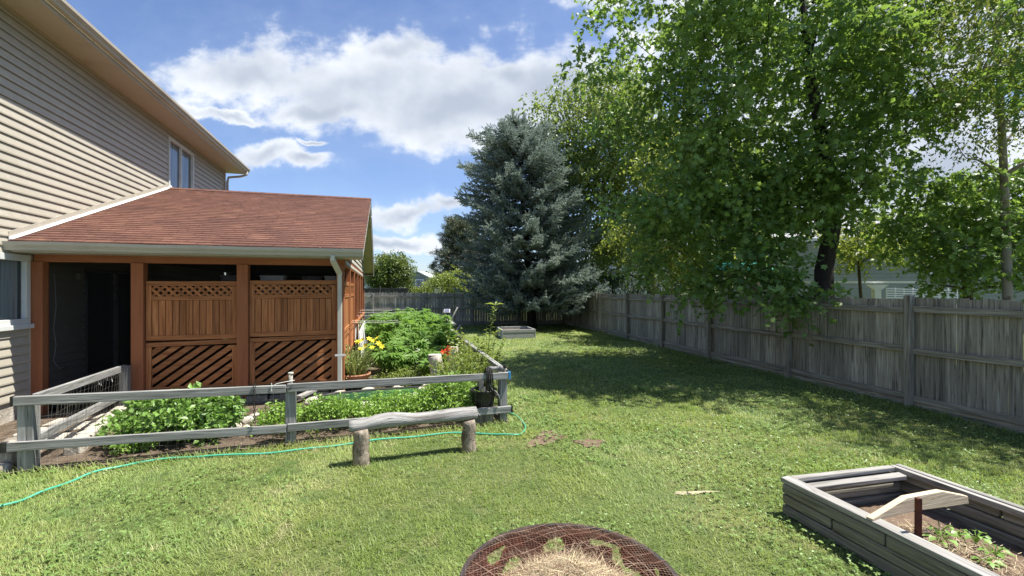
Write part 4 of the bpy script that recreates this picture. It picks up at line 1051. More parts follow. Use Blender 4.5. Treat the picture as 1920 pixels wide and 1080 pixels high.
# block edging on the left
for i in range(9):
    p = Vector((-4.62, 4.75, .0)).lerp(E_+Vector((.12, -.25, 0)), i/8.5)
    m_ = MB(); q = (E_-A_).normalized(); m_.prism(p+q*.0+Z*.075, p+q*.20+Z*.075, .15, .15, jit=.012)
    m_.build('edging_stone', 'stone_pale', bevel=.02, label='pale block in the stone edging under the short rail fence return', cat='stone', group='pale blocks edging the left bed')
for i, (x, y, s_) in enumerate(((-5.15, 4.62, .34), (-5.45, 5.0, .36), (-5.2, 5.2, .3), (-5.7, 5.45, .36), (-5.35, 5.7, .33), (-5.0, 4.25, .25), (-5.85, 5.9, .33), (-5.5, 6.15, .3))):
    m_ = MB(); m_.prism(Vector((x-s_/2, y, .03)), Vector((x+s_/2, y+.08, .03)), s_*.9, .06, jit=.02); m_.build('paving_stone', 'stone_pale', bevel=.02, label='pale flat paving stone beside the house wall', cat='stone', group='paving stones beside the house wall')
m_ = MB(); m_.tube([Vector((-4.86, 4.36, .12)), Vector((-5.25, 4.75, .12))], .095, 16, rough=.03); m_.build('cut_log', 'stump_wood', smooth=True, label='short round log lying behind the left corner post', cat='log')
m_ = MB(); m_.tube([Vector((-4.80, 4.30, .05)), Vector((-5.3, 4.45, .05))], .06, 12, rough=.03); m_.build('cut_log', 'stump_wood', smooth=True, label='thin log lying on the ground at the foot of the left corner post', cat='log')

# bucket
bc = P(906, 745, 6.05); bc.z = .0
bk = thing('bucket', 'black plastic bucket behind the rail fence at its right end', 'bucket', (bc.x, bc.y, .17)); n = 28; m_ = MB()
prof = [(.17, .0), (.17, .135), (.30, .15), (.42, .175), (.425, .185), (.44, .185), (.44, .172), (.42, .166), (.2, .13), (.19, .0)]
for (z_, r_) in prof:
    for j in range(n): m_.v.append(Vector((bc.x+math.cos(6.2832*j/n)*r_*.98, bc.y+math.sin(6.2832*j/n)*r_*.98, z_+.0)))
for i in range(len(prof)-1):
    for j in range(n): m_.face([i*n+j, i*n+(j+1) % n, (i+1)*n+(j+1) % n, (i+1)*n+j])
m_.build('body', 'black_plastic', bk, smooth=True)
m_ = MB(); m_.tube([bc+Vector((math.cos(a)*.19, -.10+math.sin(a)*.10-.06, .40-.07*math.sin(a))) for a in np.linspace(0, math.pi, 9)], .004, 5); m_.build('handle', 'wire', bk)
m_ = MB(); m_.prism(bc+Z*.0, bc+Z*.168, .26, .26); m_.build('wooden_block', 'bed_wood', bevel=.01, label='wooden block standing under the black bucket', cat='block')
# hose loops over rail
hx = fl(916, 700); cb = thing('hanging_hose', 'black hose looped over the top rail and dangling into the bucket', 'hose', tuple(hx)); m_ = MB()
for i in range(4):
    x = hx+fd*(i*.022-.035); k = .20+.03*i
    m_.tube([x-fn*.06-Z*k*.9, x-fn*.05+Z*.03, x-fn*.02+Z*.07, x+fn*.025+Z*.065, x+fn*.05+Z*.02, x+fn*.05-Z*k+fd*.01*i], .0095, 7)
m_.build('loops', 'black_rubber', cb, smooth=True)
m_ = MB(); m_.tube([hx+fn*.04-Z*.12, hx+fd*.03+fn*.05-Z*.2, hx+fd*.09+fn*.03-Z*.24, hx+fd*.13+fn*.03-Z*.30, hx+fd*.14+fn*.03-Z*.38], .012, 7); m_.tube([hx+fn*.04-Z*.1, hx-fd*.02-fn*.04-Z*.3], .010, 7); m_.build('loose_end', 'grey_plastic', cb, smooth=True)
pf = thing('pump_fitting', 'dark grey pipe fitting lying on top of the rail end', 'pipe fitting', tuple(fl(925, 692))); m_ = MB(); q = fl(917, 692)-fn*.02
m_.tube([q, q+fd*.05, q+fd*.055, q+fd*.15, q+fd*.152, q+fd*.19], [.03, .032, .026, .026, .034, .032], 14); m_.tube([q+fd*.02-Z*.035, q+fd*.02+Z*.0], .022, 12); m_.tube([q+fd*.12-Z*.035, q+fd*.14-Z*.01], .02, 12); m_.build('pipe', 'grey_plastic', pf, smooth=True)
m_ = MB(); q2 = fl(947, 697)-fn*.02; m_.tube([q2-Z*.0, q2+Z*.05], .017, 10); m_.build('brass_stub', 'bark_pale', pf); m_ = MB(); m_.tube([q2+Z*.05, q2+Z*.085], .023, 12); m_.build('knob', 'black_plastic', pf)
m_ = MB(); m_.tube([fl(935,692)-fn*.03, fl(948,695)-fn*.05, fl(962,694)-fn*.02, fl(958,698)-fn*.0], .006, 6); m_.build('tail', 'black_rubber', pf, smooth=True)

# things along the garden's right edge
sl_ = thing('solar_light', 'small tilted solar panel light on a stake before the back fence', 'solar light', (P(838, 583, 12.5).x, 12.5, 0))
c = P(838, 583, 12.5); m_ = MB(); m_.prism(c+Vector((-.085,0,.0)), c+Vector((.085,0,0)), .115, .02, up=Vector((0,-.8,.6))); o = m_.build('panel_frame', 'white_plastic', sl_, bevel=.004)
m_ = MB(); cc = c+Vector((0,-.8,.6))*.0115; m_.prism(cc+Vector((-.07,0,0)), cc+Vector((.07,0,0)), .095, .004, up=Vector((0,-.8,.6))); m_.build('solar_cell', 'solar_cell', sl_)
m_ = MB(); m_.tube([Vector((c.x, c.y+.02, 0)), c+Vector((0,.02,-.02))], .010, 6); m_.tube([c+Vector((0,.03,-.22)), c+Vector((0,.03,-.1))], .045, 10); m_.build('stake', 'black_plastic', sl_)
for (a, b, dd_, lab) in (((840,610),(858,576),11.6,'longer pale pole leaning at the far end of the garden edge'), ((846,628),(864,609),10.6,'shorter grey pole leaning over the garden edge')):
    m_ = MB(); m_.tube([P(a[0]-6, a[1]+14, dd_), P(b[0], b[1], dd_-.1)], .018, 8); m_.build('pole', 'rail_wood', smooth=True, label=lab, cat='pole')
m_ = MB(); m_.prism(P(836, 598, 11.7), P(852, 609, 11.2), .09, .05); m_.build('plank', 'cap_wood', bevel=.006, label='short pale board resting across the far garden edge', cat='plank')
# white leaning board & strings beside porch
m_ = MB(); m_.poly([(0, 0), (3.2, 0), (3.2, .86), (.2, .80)], H(1.7, 4.30, .1), U, (Z-V*.10).normalized(), .02); m_.build('white_board', 'concrete_white', bevel=.005, label='long white board leaning on the porch side wall', cat='board')
st = thing('string_lines', 'white strings stretched from the porch side over the leafy plants', 'string', tuple(H(2.5, 4.2, 1.0)))
for (s_, z_, l_) in ((1.9, 1.10, 1.4), (2.0, 1.13, 1.3), (3.4, 1.16, 1.5), (4.6, 1.18, 1.7), (4.9, 1.22, 1.2), (6.0, 1.2, 1.8)):
    m_ = MB(); m_.tube([H(s_, 4.1, z_), H(s_+.02, 4.1+l_*.5, z_-.02), H(s_+.05, 4.1+l_*.7, z_-.005)], .003, 5); m_.build('string', 'string', st)

# ================================================================== RAISED BED
bd = thing('raised_bed', 'weathered timber raised bed with cap boards in the right foreground', 'raised bed', (2.9, 2.4, 0))
ca, cbk = Vector((2.115, 3.56, 0)), Vector((3.28, 3.84, 0)); lu = Vector((.245, -.97, 0)).normalized(); su = (cbk-ca).normalized(); LEN = 2.75
c3, c4 = ca+lu*LEN, cbk+lu*LEN
def course(a, b, z, h, w, joints, inn):
    d = (b-a); ln = d.length; d.normalize(); js = [0]+[j for j in joints if 0 < j < ln]+[ln]
    for i in range(len(js)-1):
        m_ = MB(); off = inn*(w/2+random.uniform(-.004, .004)); m_.prism(a+d*(js[i]+.006)+off+Z*z, a+d*(js[i+1]-.006)+off+Z*(z+random.uniform(-.003,.003)), w, h-.008, jit=.004)
        m_.build('timber', 'bed_wood', bd, bevel=.010)
for (zz, jo) in ((.042, (.95, 2.1)), (.126, (.42, 1.9)), (.205, (.78, 2.4))):
    hh = .082; course(ca, c3, zz, hh, .07, jo, su); course(cbk, c4, zz, hh, .07, tuple(j*.9 for j in jo), -su)
for zz in (.042, .126, .205): course(ca+su*.075, cbk-su*.075, zz, .082, .07, (), lu); course(c3+su*.075, c4-su*.075, zz, .082, .07, (), -lu)
def cap(a, b, w, h, z, off):
    m_ = MB(); m_.prism(a+off+Z*z, b+off+Z*z, w, h, jit=.006); m_.build('cap_board', 'cap_wood', bd, bevel=.006)
cap(ca-lu*.01, c3, .085, .038, .268, su*.04); cap(cbk, c4, .055, .038, .268, -su*.024); cap(cbk, c4, .045, .034, .262, -su*.085)
cap(ca+su*.09, cbk-su*.12, .06, .036, .268, lu*.03); cap(ca+su*.09, cbk-su*.12, .06, .034, .240, lu*.115)
# soil in the bed
m_ = MB(); o = 0; nn, mm = 26, 60
for i in range(mm):
    for j in range(nn):
        p = ca+su*(.07+(1.198-.14)*j/(nn-1))+lu*(.07+(LEN-.14)*i/(mm-1)); z_ = .03+.065*math.exp(-((j/(nn-1)-.42)/.28)**2)*min(1, i/18)+random.uniform(-.006,.006)
        m_.v.append(p+Z*z_)
for i in range(mm-1):
    for j in range(nn-1): m_.face([i*nn+j, i*nn+j+1, (i+1)*nn+j+1, (i+1)*nn+j])
m_.build('bed_soil', 'bare_soil', bd, smooth=True)
def straw(name, n, fn_, lmin, lmax, w, m, parent=None, **kw):
    pts = np.array([fn_() for _ in range(n)]); d = rnd_dir(n); d[:, 2] *= .35
    Vt, pl = scatter(pts, d, np.tile([0, 0, 1.0], (n, 1))+rng.normal(size=(n, 3))*.4, lmin+(lmax-lmin)*rng.random(n), tmpl_blade(w, .12)); return fast(name, Vt, pl, m, parent, org=tuple(pts.mean(0)) if parent is None else (0,0,0), **kw)
def bedpt():
    a, b = random.uniform(.5, 2.6), min(1, max(.05, random.gauss(.42, .2))); p = ca+lu*a+su*(.08+1.04*b); return (p.x, p.y, .04+.065*math.exp(-((b-.42)/.28)**2)+random.uniform(0, .012))
straw('bed_straw', 2600, bedpt, .03, .10, .045, 'straw', kind='stuff', label='dry straw mulch strewn on the raised bed soil')
straw('bed_mulch', 1500, bedpt, .02, .06, .15, 'mulch', kind='stuff', label='brown bark mulch on the raised bed soil')
# crossbar and stake
q0, q1 = P(1630, 955, 2.93), P(1802, 926, 3.22); qm = P(1690, 929, 3.02); qn = P(1755, 917, 3.13)
xb = Vector((q1.x-q0.x, q1.y-q0.y, 0)).normalized()
def c2(p): v = p-q0; return (v.dot(xb), v.z)
m_ = MB(); a0, a1, a2, a3 = c2(q0), c2(qm), c2(qn), c2(q1)
m_.poly([(a0[0]-.03, -.055), (a0[0]-.03, -.04), a1, a2, a3, (a3[0]+.01, a3[1]-.055), (a1[0]+.06, a1[1]-.10), (a0[0]+.10, -.055)][::-1], q0, xb, Z, .04)
m_.build('crossbar', 'fresh_board', bevel=.004, label='pale bowed board laid across the raised bed', cat='board')
m_ = MB(); s0_ = P(1721, 1005, 2.75); m_.prism(Vector((s0_.x, s0_.y, .05)), P(1722, 934, 2.75), .022, .028); m_.build('metal_stake', 'rust', label='dark rusty metal stake standing in the raised bed', cat='stake')
def seedling(p, h, n, ls, label):
    root = thing('seedling', label, 'seedling', tuple(p)); m_ = MB(); pp, dd = [], []
    for i in range(n):
        a = i*2.4; q = p+Vector((math.cos(a)*h*.5, math.sin(a)*h*.5, h*random.uniform(.5, 1))); m_.tube([p, p.lerp(q, .5)+Z*.02, q], .003, 4); pp.append(tuple(q)); dd.append((math.cos(a), math.sin(a), -.1))
    m_.build('stem', 'mint_leaf', root); Vt, pl = scatter(np.array(pp), np.array(dd), np.tile([0,0,1.0], (n,1))+rng.normal(size=(n,3))*.25, ls*(.7+.6*rng.random(n)), tmpl_oval(.75, .15)); fast('leaves', Vt, pl, 'bush_leaf', root)
for (px_, py_, h, n, ls, lab) in ((1765, 1018, .09, 9, .055, 'pale green round leaved seedling beside the rusty stake'), (1762, 1000, .12, 5, .03, 'thin curling seedling just behind the rusty stake'), (1850, 1058, .06, 10, .05, 'sprawling yellow green seedling near the left bed side'), (1830, 1015, .08, 9, .045, 'dark green seedling in the shade of the far bed side'), (1868, 1040, .08, 10, .045, 'dark green weed lowest in the shaded bed corner'), (1800, 1002, .05, 6, .04, 'tiny dark weed against the far bed side')):
    g = G(px_, py_, .09); seedling(Vector((g.x, g.y, .07)), h, n, ls, lab)

# ================================================================== FIRE RING
rc = Vector((RING[0], RING[1], 0)); RR = .545
fr = thing('fire_ring', 'rusty round steel fire ring with leaf cutouts and wire screen', 'fire pit', tuple(rc))
def holes(a, z):
    v = math.sin(a*9+1.3*math.sin(z*21))+math.sin(a*17+z*30)*.55+math.sin(z*38+a*5)*.5
    return v > .64 and .06 < z < .235
m_ = MB(); n, k = 300, 22; hz_ = .285
for i in range(k+1):
    for j in range(n): a = 6.2832*j/n; m_.v.append(rc+Vector((math.cos(a)*RR, math.sin(a)*RR, hz_*i/k)))
for i in range(k):
    for j in range(n):
        if not holes(6.2832*(j+.5)/n, hz_*(i+.5)/k): m_.face([i*n+j, i*n+(j+1) % n, (i+1)*n+(j+1) % n, (i+1)*n+j])
o = m_.build('ring_wall', 'rust', fr, smooth=True); sm_ = o.modifiers.new('thick', 'SOLIDIFY'); sm_.thickness = .004
m_ = MB(); pr = [(RR-.010, .285), (RR-.010, .300), (RR+.014, .300), (RR+.014, .285)]; nn = 96
for j in range(nn):
    for (r_, z_) in pr: m_.v.append(rc+Vector((math.cos(6.2832*j/nn)*r_, math.sin(6.2832*j/nn)*r_, z_)))
for j in range(nn):
    for i in range(4): m_.face([j*4+i, j*4+(i+1) % 4, ((j+1) % nn)*4+(i+1) % 4, ((j+1) % nn)*4+i])
m_.build('rim', 'black_rim', fr, smooth=False)
m_ = MB()
def sag(x, y, sd=0):
    r = math.hypot(x, y)/RR; return .305+.045*(1-r*r)+.006*math.sin(x*19+sd)+.006*math.sin(y*23+sd*2)
def wires(ang, step, r, sd=0, jit=0):
    c, s = math.cos(ang), math.sin(ang); v = -RR
    while v < RR:
        v += step; h = RR*1.02
        if abs(v) >= h: continue
        e = math.sqrt(h*h-v*v); pts = []
        kk = 14
        for i in range(kk+1):
            u = -e+2*e*i/kk; x, y = u*c-v*s, u*s+v*c
            x += jit*math.sin(u*7+v*31); y += jit*math.cos(u*9+v*17); pts.append(rc+Vector((x, y, sag(x, y, sd))))
        m_.tube(pts, r, 3, caps=False)
wires(.1, .018, .0006, 0, .004); wires(.1+math.pi/2, .018, .0006, 0, .004)
m_.build('wire_screen', 'wire_rust', fr)
m_ = MB(); wires(.5, .075, .0016, 2, .02); wires(2.2, .085, .0016, 3, .025); m_.build('loose_wire', 'wire_rust', fr)
m_ = MB(); m_.tube([rc+Z*.004, rc+Z*.05], RR-.02, 40); m_.build('ash_bed', 'soil', fr)
def heap():
    a = random.random()*6.28; r = random.random()**.6*.47; x, y = math.cos(a)*r+.02, math.sin(a)*r+.04; hh = .31*max(0, 1-(r/.50)**1.4); return (rc.x+x, rc.y+y, .05+hh*(.35+.65*random.random()**.4))
straw('straw_heap', 11000, heap, .05, .16, .022, 'straw', kind=None, label='heap of dry straw inside the fire ring', cat='straw')
m_ = MB(); n = 30
for i in range(8):
    for j in range(n): r = .46*(1-i/7.2); m_.v.append(rc+Vector((.02+math.cos(6.2832*j/n)*r, .04+math.sin(6.2832*j/n)*r, .05+.27*max(0, 1-(r/.49)**1.4))))
for i in range(7):
    for j in range(n): m_.face([i*n+j, i*n+(j+1) % n, (i+1)*n+(j+1) % n, (i+1)*n+j])
ho = bpy.data.objects['straw_heap']; ORG[ho] = ho.location.copy(); m_.build('heap_core', 'sand', ho, smooth=True)

# ================================================================== BACK PLANTER
pl_ = thing('planter_box', 'low grey wooden planter box on the lawn before the spruce', 'planter', (.25, 17.1, 0))
pc4 = [Vector(p+(0,)) for p in PLANTER]
for i in range(4):
    a, b = pc4[i], pc4[(i+1) % 4]; inn = (pc4[(i+2) % 4]-b).normalized()*.03
    for zz in (.085, .255): MB().prism(a+inn+Z*zz, b+inn+Z*zz, .045, .165).build('board', 'planter_grey', pl_, bevel=.006)
MB().quad(*[p+Z*.24 for p in pc4]).build('planter_soil', 'soil', pl_)

# ================================================================== FENCES
def fence(name, label, posts, h, side, m, bw=.135, top='dog', rails=(.16, .86, 1.46), post_h=1.72, gap_at=None, tint=None, lean=()):
    """posts: list of ground points; side: unit vector from boards towards the viewer"""
    f = thing(name, label, 'fence', tuple(posts[0]))
    for i, p in enumerate(posts):
        ln = lean[i] if i < len(lean) else 0
        d = (posts[min(i+1, len(posts)-1)]-posts[max(i-1, 0)]).normalized()
        MB().prism(p+side*.055-Z*.1, p+side*.055+Z*(post_h+random.uniform(-.02, .03))+d*ln, .095, .095, up=side).build('post', m, f, bevel=.008)
    for i in range(len(posts)-1):
        a, b = posts[i], posts[i+1]; d = (b-a).normalized(); ln = (b-a).length
        for z_ in rails:
            MB().prism(a+d*.05+side*.028+Z*(z_+random.uniform(-.015,.015)), b-d*.05+side*.028+Z*(z_+random.uniform(-.02,.02)), .038, .088, jit=.004).build('rail', m, f, bevel=.005)
        k = int(ln/bw); w = ln/k; m_ = MB()
        for j in range(k):
            if gap_at and (i, j) in gap_at: continue
            x = w*(j+.5); hh = h+random.uniform(-.022, .018); tl_ = random.uniform(-.006, .006); g_ = random.choice((.004, .005, .006, .012))
            z0 = .05+random.uniform(-.01,.01); ww = w/2-g_/2
            if top == 'dog': pg = [(-ww, z0), (ww, z0), (ww, hh-.045), (ww-.035, hh), (-ww+.035, hh), (-ww, hh-.045)]
            else: pg = [(-ww, z0), (ww, z0), (ww+tl_, hh+random.uniform(-.01,.01)), (-ww+tl_, hh)]
            q = a+d*x-side*random.uniform(.012, .02)
            m_.poly([(px_, py_) for px_, py_ in pg], q, d, Z, .016)
            # give the boards a lengthwise grain in UV
            nf = len(pg); off = sum(len(f_) for f_ in m_.f[:-(nf+2)]) if False else None
        # rewrite uv: u = height, v = along
        uv = []; r_ = {}
        for fc in m_.f:
            for vi in fc:
                v = m_.v[vi]; uv.append((v[2], (Vector((v[0], v[1], 0))-Vector((a.x, a.y, 0))).dot(d)+.37*i))
        m_.uv = uv
        m_.build('picket_panel', m, f)
        MB().prism(a+Z*.045-side*.0, b+Z*.045-side*.0, .03, .11).build('kick_board', m, f)
    return f
ys = [1.6, 4.15, 6.8, 9.06, 11.6, 13.9, 16.3, 19.2, 21.6, 23.9]
RP = [Vector((FX(y), y, 0)) for y in ys]
fdir = (RP[-1]-RP[0]).normalized(); fside = Vector((-abs(fdir.y), fdir.x, 0)); fside = Vector((-fdir.y, fdir.x, 0)); fside = fside if fside.x < 0 else -fside
fence('board_fence', 'long weathered grey board fence along the right side of the lawn', RP, 1.635, fside, 'fence_wood', bw=.14, top='flat', gap_at={(3, 0)}, post_h=1.66, lean=(0,0,0,0,.02,0,.06,.02,0,0))
CR = RP[-1]; bdir = Vector((-.985, -.172, 0)).normalized(); BP = [CR+bdir*(2.43*i)+(Vector((0,0,0))) for i in range(8)]
fence('picket_fence', 'grey dog eared picket fence across the back of the yard', BP, 1.66, Vector((bdir.y, -bdir.x, 0)) if Vector((bdir.y, -bdir.x, 0)).y < 0 else Vector((-bdir.y, bdir.x, 0)), 'fence_wood_back', bw=.13, top='dog', post_h=1.62)
NP_ = [Vector((-13.0+2.5*i, 27.5, 0)) for i in range(4)]
fence('neighbor_fence', 'darker taller fence of the neighbour behind the picket fence', NP_, 1.86, Vector((0, -1, 0)), 'neighbor_fence', bw=.15, top='flat', rails=(1.86,), post_h=2.0)

# ================================================================== TREES
MAP, OV, OVN = tmpl_maple(), tmpl_oval(.6, .15), tmpl_oval(.42, .2)
def spruce(base, H_, seed):
    rg = np.random.default_rng(seed); root = thing('spruce_tree', 'tall blue green spruce standing at the back fence corner', 'tree', tuple(base))
    b = Vector(base); m_ = MB(); m_.tube([b-Z*.1, b+Z*1.2-Vector((.08,0,0)), b+Z*5-Vector((.38,0,0)), b+Z*(H_-.1)-Vector((.79,0,0))], [.24, .2, .12, .02], 12, rough=.06)
    Pn, Dn, Nn, Sn = [], [], [], []
    z = 1.25
    while z < H_-.12:
        f = (z-1.0)/(H_-1.0); Rz = float(np.interp(z, [1.2, 2.4, 3.4, 5.4, 7.0, 8.0, 8.7, 9.3, H_], [2.9, 3.15, 3.05, 2.8, 2.6, 2.3, 1.6, .8, .1])); axx = -.80*(z/H_)**1.1
        nb = int(8+8*(1-f)); a0 = rg.random()*6.28
        for i in range(nb):
            a = a0+6.2832*i/nb+rg.normal()*.15; Rb = Rz*(.80+.34*rg.random())*(1+.13*math.sin(3*a+z*1.7)+.09*math.sin(5*a-2.3*z))
            if rg.random() < .05: Rb *= .6
            hd = np.array([math.cos(a), math.sin(a), 0]); dr = (.30-.55*f)*Rb*.55
            zb = z+rg.normal()*.08
            def bp(t): return np.array([b.x+axx, b.y, zb])+hd*Rb*t+np.array([0, 0, -dr*math.sin(t*2.2)+.10*Rb*t**3+.0*t])
            if Rb > .5: m_.tube([Vector(bp(t)) for t in (0, .35, .7, .97)], [.03, .022, .014, .005], 5, caps=False)
            nt_ = max(6, int(Rb*10)); sidev = np.array([-math.sin(a), math.cos(a), 0])
            for j in range(nt_):
                t = .25+.75*(j+rg.random()*.6)/nt_; p = bp(t); L2 = (.16+.52*(1-t)*min(1, Rb/2.2)+.10*rg.random())
                for sg in (-1, 1):
                    dv = hd*(.80)+sidev*sg*(.70+.2*rg.random())+np.array([0, 0, -.35+.75*rg.random()]); dv /= np.linalg.norm(dv)
                    nk = max(4, int(L2/.022))
                    tt = (np.arange(nk)+rg.random(nk)*.7)/nk
                    q = p+dv*L2*tt[:, None]; q[:, 2] -= .10*L2*tt**2
                    for e in range(5):
                        rd = rg.normal(size=(nk, 3)); Dn.append(dv*1.0+rd*.60+np.array([0,0,.15])); Pn.append(q); Nn.append(rg.normal(size=(nk, 3))); Sn.append(.05+.025*rg.random(nk))
            # upturned clusters of fresh shoots on the upper side
            for j in range(int(3+Rb*3)):
                t = .45+.55*rg.random(); p = bp(t)+sidev*rg.normal()*.22*(1.2-t)+np.array([0,0,.05]); dv = hd*.6+sidev*rg.normal()*.4+np.array([0,0,.75]); dv /= np.linalg.norm(dv)
                q = p+dv*np.linspace(0, .24, 9)[:, None]
                for e in range(5): Pn.append(q); Dn.append(dv+rg.normal(size=(9, 3))*.55); Nn.append(rg.normal(size=(9, 3))); Sn.append(.05+.03*rg.random(9))
            # tip
            q = np.tile(bp(1.0), (8, 1)); Pn.append(q); Dn.append(hd+rg.normal(size=(8, 3))*.5); Nn.append(rg.normal(size=(8, 3))); Sn.append(.10+.05*rg.random(8))
        z += .21+.10*(1-f)
    m_.build('trunk', 'bark_dark', root, smooth=True)
    Vt, pl = scatter(np.concatenate(Pn), np.concatenate(Dn), np.concatenate(Nn), np.concatenate(Sn), (np.array([(-.12,0,0),(.12,0,0),(.10,.6,0),(0,1,0),(-.10,.6,0)]), [np.array([[0,1,2,3,4]])]))
    fast('crown', Vt, pl, 'spruce_leaf', root)
spruce((.95, 21.2, 0), 9.85, 3)

# big silver maple behind the right fence
T = (7.0, 10.1)
trunk = [(T[0], T[1], 0), (T[0]-.02, T[1], 1.2), (T[0]-.05, T[1], 2.2), (T[0]+.15, T[1], 3.2), (T[0]-.1, T[1]-.1, 4.8), (T[0]-.4, T[1], 6.8), (T[0]-.6, T[1], 9.2)]
cl = crown_pts((5.9, 10.4, 6.7), (3.75, 2.9, 4.1), 185, .36, 5, .24, .55)
cl = cl[(cl[:, 2] > 3.1)]
low = crown_pts((5.0, 9.4, 3.7), (2.6, 1.0, .7), 26, .2, 6, .2, .45)
low2 = np.array([P(x, y, d) for x, y, d in ((1310,500,9.6),(1340,450,9.4),(1400,430,9.0),(1470,460,8.8),(1535,560,8.5),(1480,525,8.6),(1410,515,8.8),(1350,530,9.2),(1290,545,9.6),(1240,440,9.8),(1220,400,9.9),(1215,490,9.8),(1450,490,8.7),(1390,470,8.9),(1480,560,8.4))])
def clear(c, x0, x1, y0, y1):
    px_ = 960+F*c[:, 0]/c[:, 1]; py_ = HZ-F*(c[:, 2]-CH)/c[:, 1]; return ~((px_ > x0) & (px_ < x1) & (py_ > y0) & (py_ < y1))
cl = cl[clear(cl, 1515, 1600, 430, 560) & clear(cl, 1560, 1730, 475, 570)]; low = low[clear(low, 1515, 1600, 430, 560) & clear(low, 1570, 1730, 475, 570)]
allc = np.concatenate([cl, low, low2]); cr = np.concatenate([np.full(len(cl), .54), np.full(len(low), .36), np.full(len(low2), .24)])
tree('maple_tree', 'large spreading silver maple whose branches droop over the right fence', 'tree', (T[0], T[1], 0), trunk, [.24,.20,.18,.16,.13,.09,.03], allc, cr, 25, 10, .55, .112, MAP, 'maple_leaf', 'bark_dark', droop=.30, up=.95)
# mid tree left of the maple
b = (7.0, 22.6)
trunk = [(b[0], b[1], 0), (b[0], b[1], 1.9), (b[0]-.3, b[1], 3.2), (b[0]-1.1, b[1], 5.0), (b[0]-1.9, b[1], 7.4), (b[0]-2.4, b[1], 10.2)]
cl = crown_pts((5.0, 22.6, 7.4), (3.9, 2.5, 5.1), 215, .30, 15, .22, .75); cl = cl[(cl[:, 2] > 2.2) & ~((cl[:, 0] < 2.6) & (cl[:, 2] < 4.4))]
tree('elm_tree', 'tall loose crowned tree between the spruce and the maple', 'tree', (b[0], b[1], 0), trunk, [.30,.26,.21,.16,.10,.03], cl, np.full(len(cl), .70), 26, 9, .70, .175, OV, 'elm_leaf', 'bark', droop=.45, up=.8)
b = (8.2, 15.2); trunk = [(b[0], b[1], 0), (b[0]-.1, b[1], 2), (b[0]-.4, b[1], 4), (b[0]-.6, b[1], 7)]
cl = crown_pts((6.6, 15.6, 4.9), (2.7, 2.2, 3.0), 95, .3, 25, .2, .5); cl = cl[cl[:, 2] > 1.9]
tree('elm_tree', 'smaller sunlit yellow green tree seen beneath the maple branches', 'tree', (b[0], b[1], 0), trunk, [.2,.17,.12,.03], cl, np.full(len(cl), .6), 26, 8, .5, .14, OV, 'yellow_leaf', 'bark', droop=.4)
# slim tree on the right
trunk = [(9.75, 8.9, 0), (9.72, 8.9, 2.2), (9.55, 8.8, 4.0), (9.35, 8.7, 6.0), (9.25, 8.6, 8.4)]
cl = np.concatenate([crown_pts((9.1, 8.3, 6.6), (2.0, 2.1, 2.9), 85, .25, 35, .22, .45), crown_pts((7.9, 6.3, 6.2), (1.6, 1.9, 1.6), 30, .25, 36, .2, .45)])
cl = cl[cl[:, 2] > 3.2]
tree('birch_tree', 'slim pale trunked tree with sparse small leaves at the right edge', 'tree', (9.75, 8.9, 0), trunk, [.085,.075,.065,.05,.02], cl, np.full(len(cl), .50), 21, 8, .45, .088, OVN, 'birch_leaf', 'bark_pale', droop=.5)
trunk = [(10.6, 10.4, 0), (10.5, 10.4, 1.2), (10.3, 10.3, 2.2), (9.9, 10.1, 3.6)]
cl = crown_pts((10.1, 9.7, 3.1), (1.9, 1.2, 1.4), 86, .25, 45, .22, .38); cl = cl[cl[:, 2] > 1.75]
tree('maple_tree', 'low bushy young maple behind the fence at the right edge', 'tree', (10.6, 10.4, 0), trunk, [.11,.1,.08,.03], cl, np.full(len(cl), .36), 16, 8, .38, .105, MAP, 'maple_leaf', 'bark', droop=.35, up=.9)
cl = np.concatenate([crown_pts((9.5, 12.6, 3.15), (1.1, .9, .75), 26, .2, 48, .2, .3), crown_pts((11.3, 12.8, 3.5), (1.0, .9, .7), 16, .2, 49, .2, .3)])
tree('elm_tree', 'low yellow green sapling before the neighbour house siding', 'tree', (9.9, 12.8, 0), [(9.9,12.8,0), (9.85,12.8,1.6), (9.7,12.7,2.6), (9.6,12.6,3.6)], [.05,.045,.03,.015], cl, np.full(len(cl), .34), 12, 7, .36, .12, OV, 'yellow_leaf', 'bark', droop=.35, up=.8)
# an extra crown above the frame that shades the near right lawn
trunk = [(9.6, 4.3, 0), (9.5, 4.4, 2.5), (9.1, 4.9, 4.5), (8.6, 5.5, 6.4)]
cl = crown_pts((8.2, 5.7, 5.6), (1.7, 1.5, 1.5), 34, .2, 55, .2, .5)
tree('maple_tree', 'maple beyond the near right fence that shades the lawn', 'tree', (9.6, 4.3, 0), trunk, [.16,.14,.1,.03], cl, np.full(len(cl), .50), 16, 8, .5, .085, MAP, 'maple_leaf', 'bark', droop=.35)
# dark evergreens behind the corner
for i, (x, y, h, lab) in enumerate(((3.9, 22.6, 2.5, 'dark evergreen behind the fence corner nearest the spruce'), (4.7, 21.2, 2.6, 'dark evergreen behind the fence left of the tree trunk'), (5.4, 19.5, 2.3, 'dark evergreen behind the fence right of the tree trunk'), (6.3, 18.3, 2.2, 'dark evergreen behind the fence under the maple branches'))):
    cl = np.array([(x+math.cos(a)*r*.55, y+math.sin(a)*r*.55, z_) for a, r, z_ in zip(rng.random(46)*6.28, rng.random(46)**.5, .3+(h-.4)*rng.random(46))])
    tree('evergreen_shrub', lab, 'shrub', (x, y, 0), [(x, y, 0), (x, y, h*.5), (x, y, h*.9)], [.06, .05, .02], cl, np.full(46, .25), 16, 6, .22, .08, OVN, 'dark_leaf', 'bark_dark')
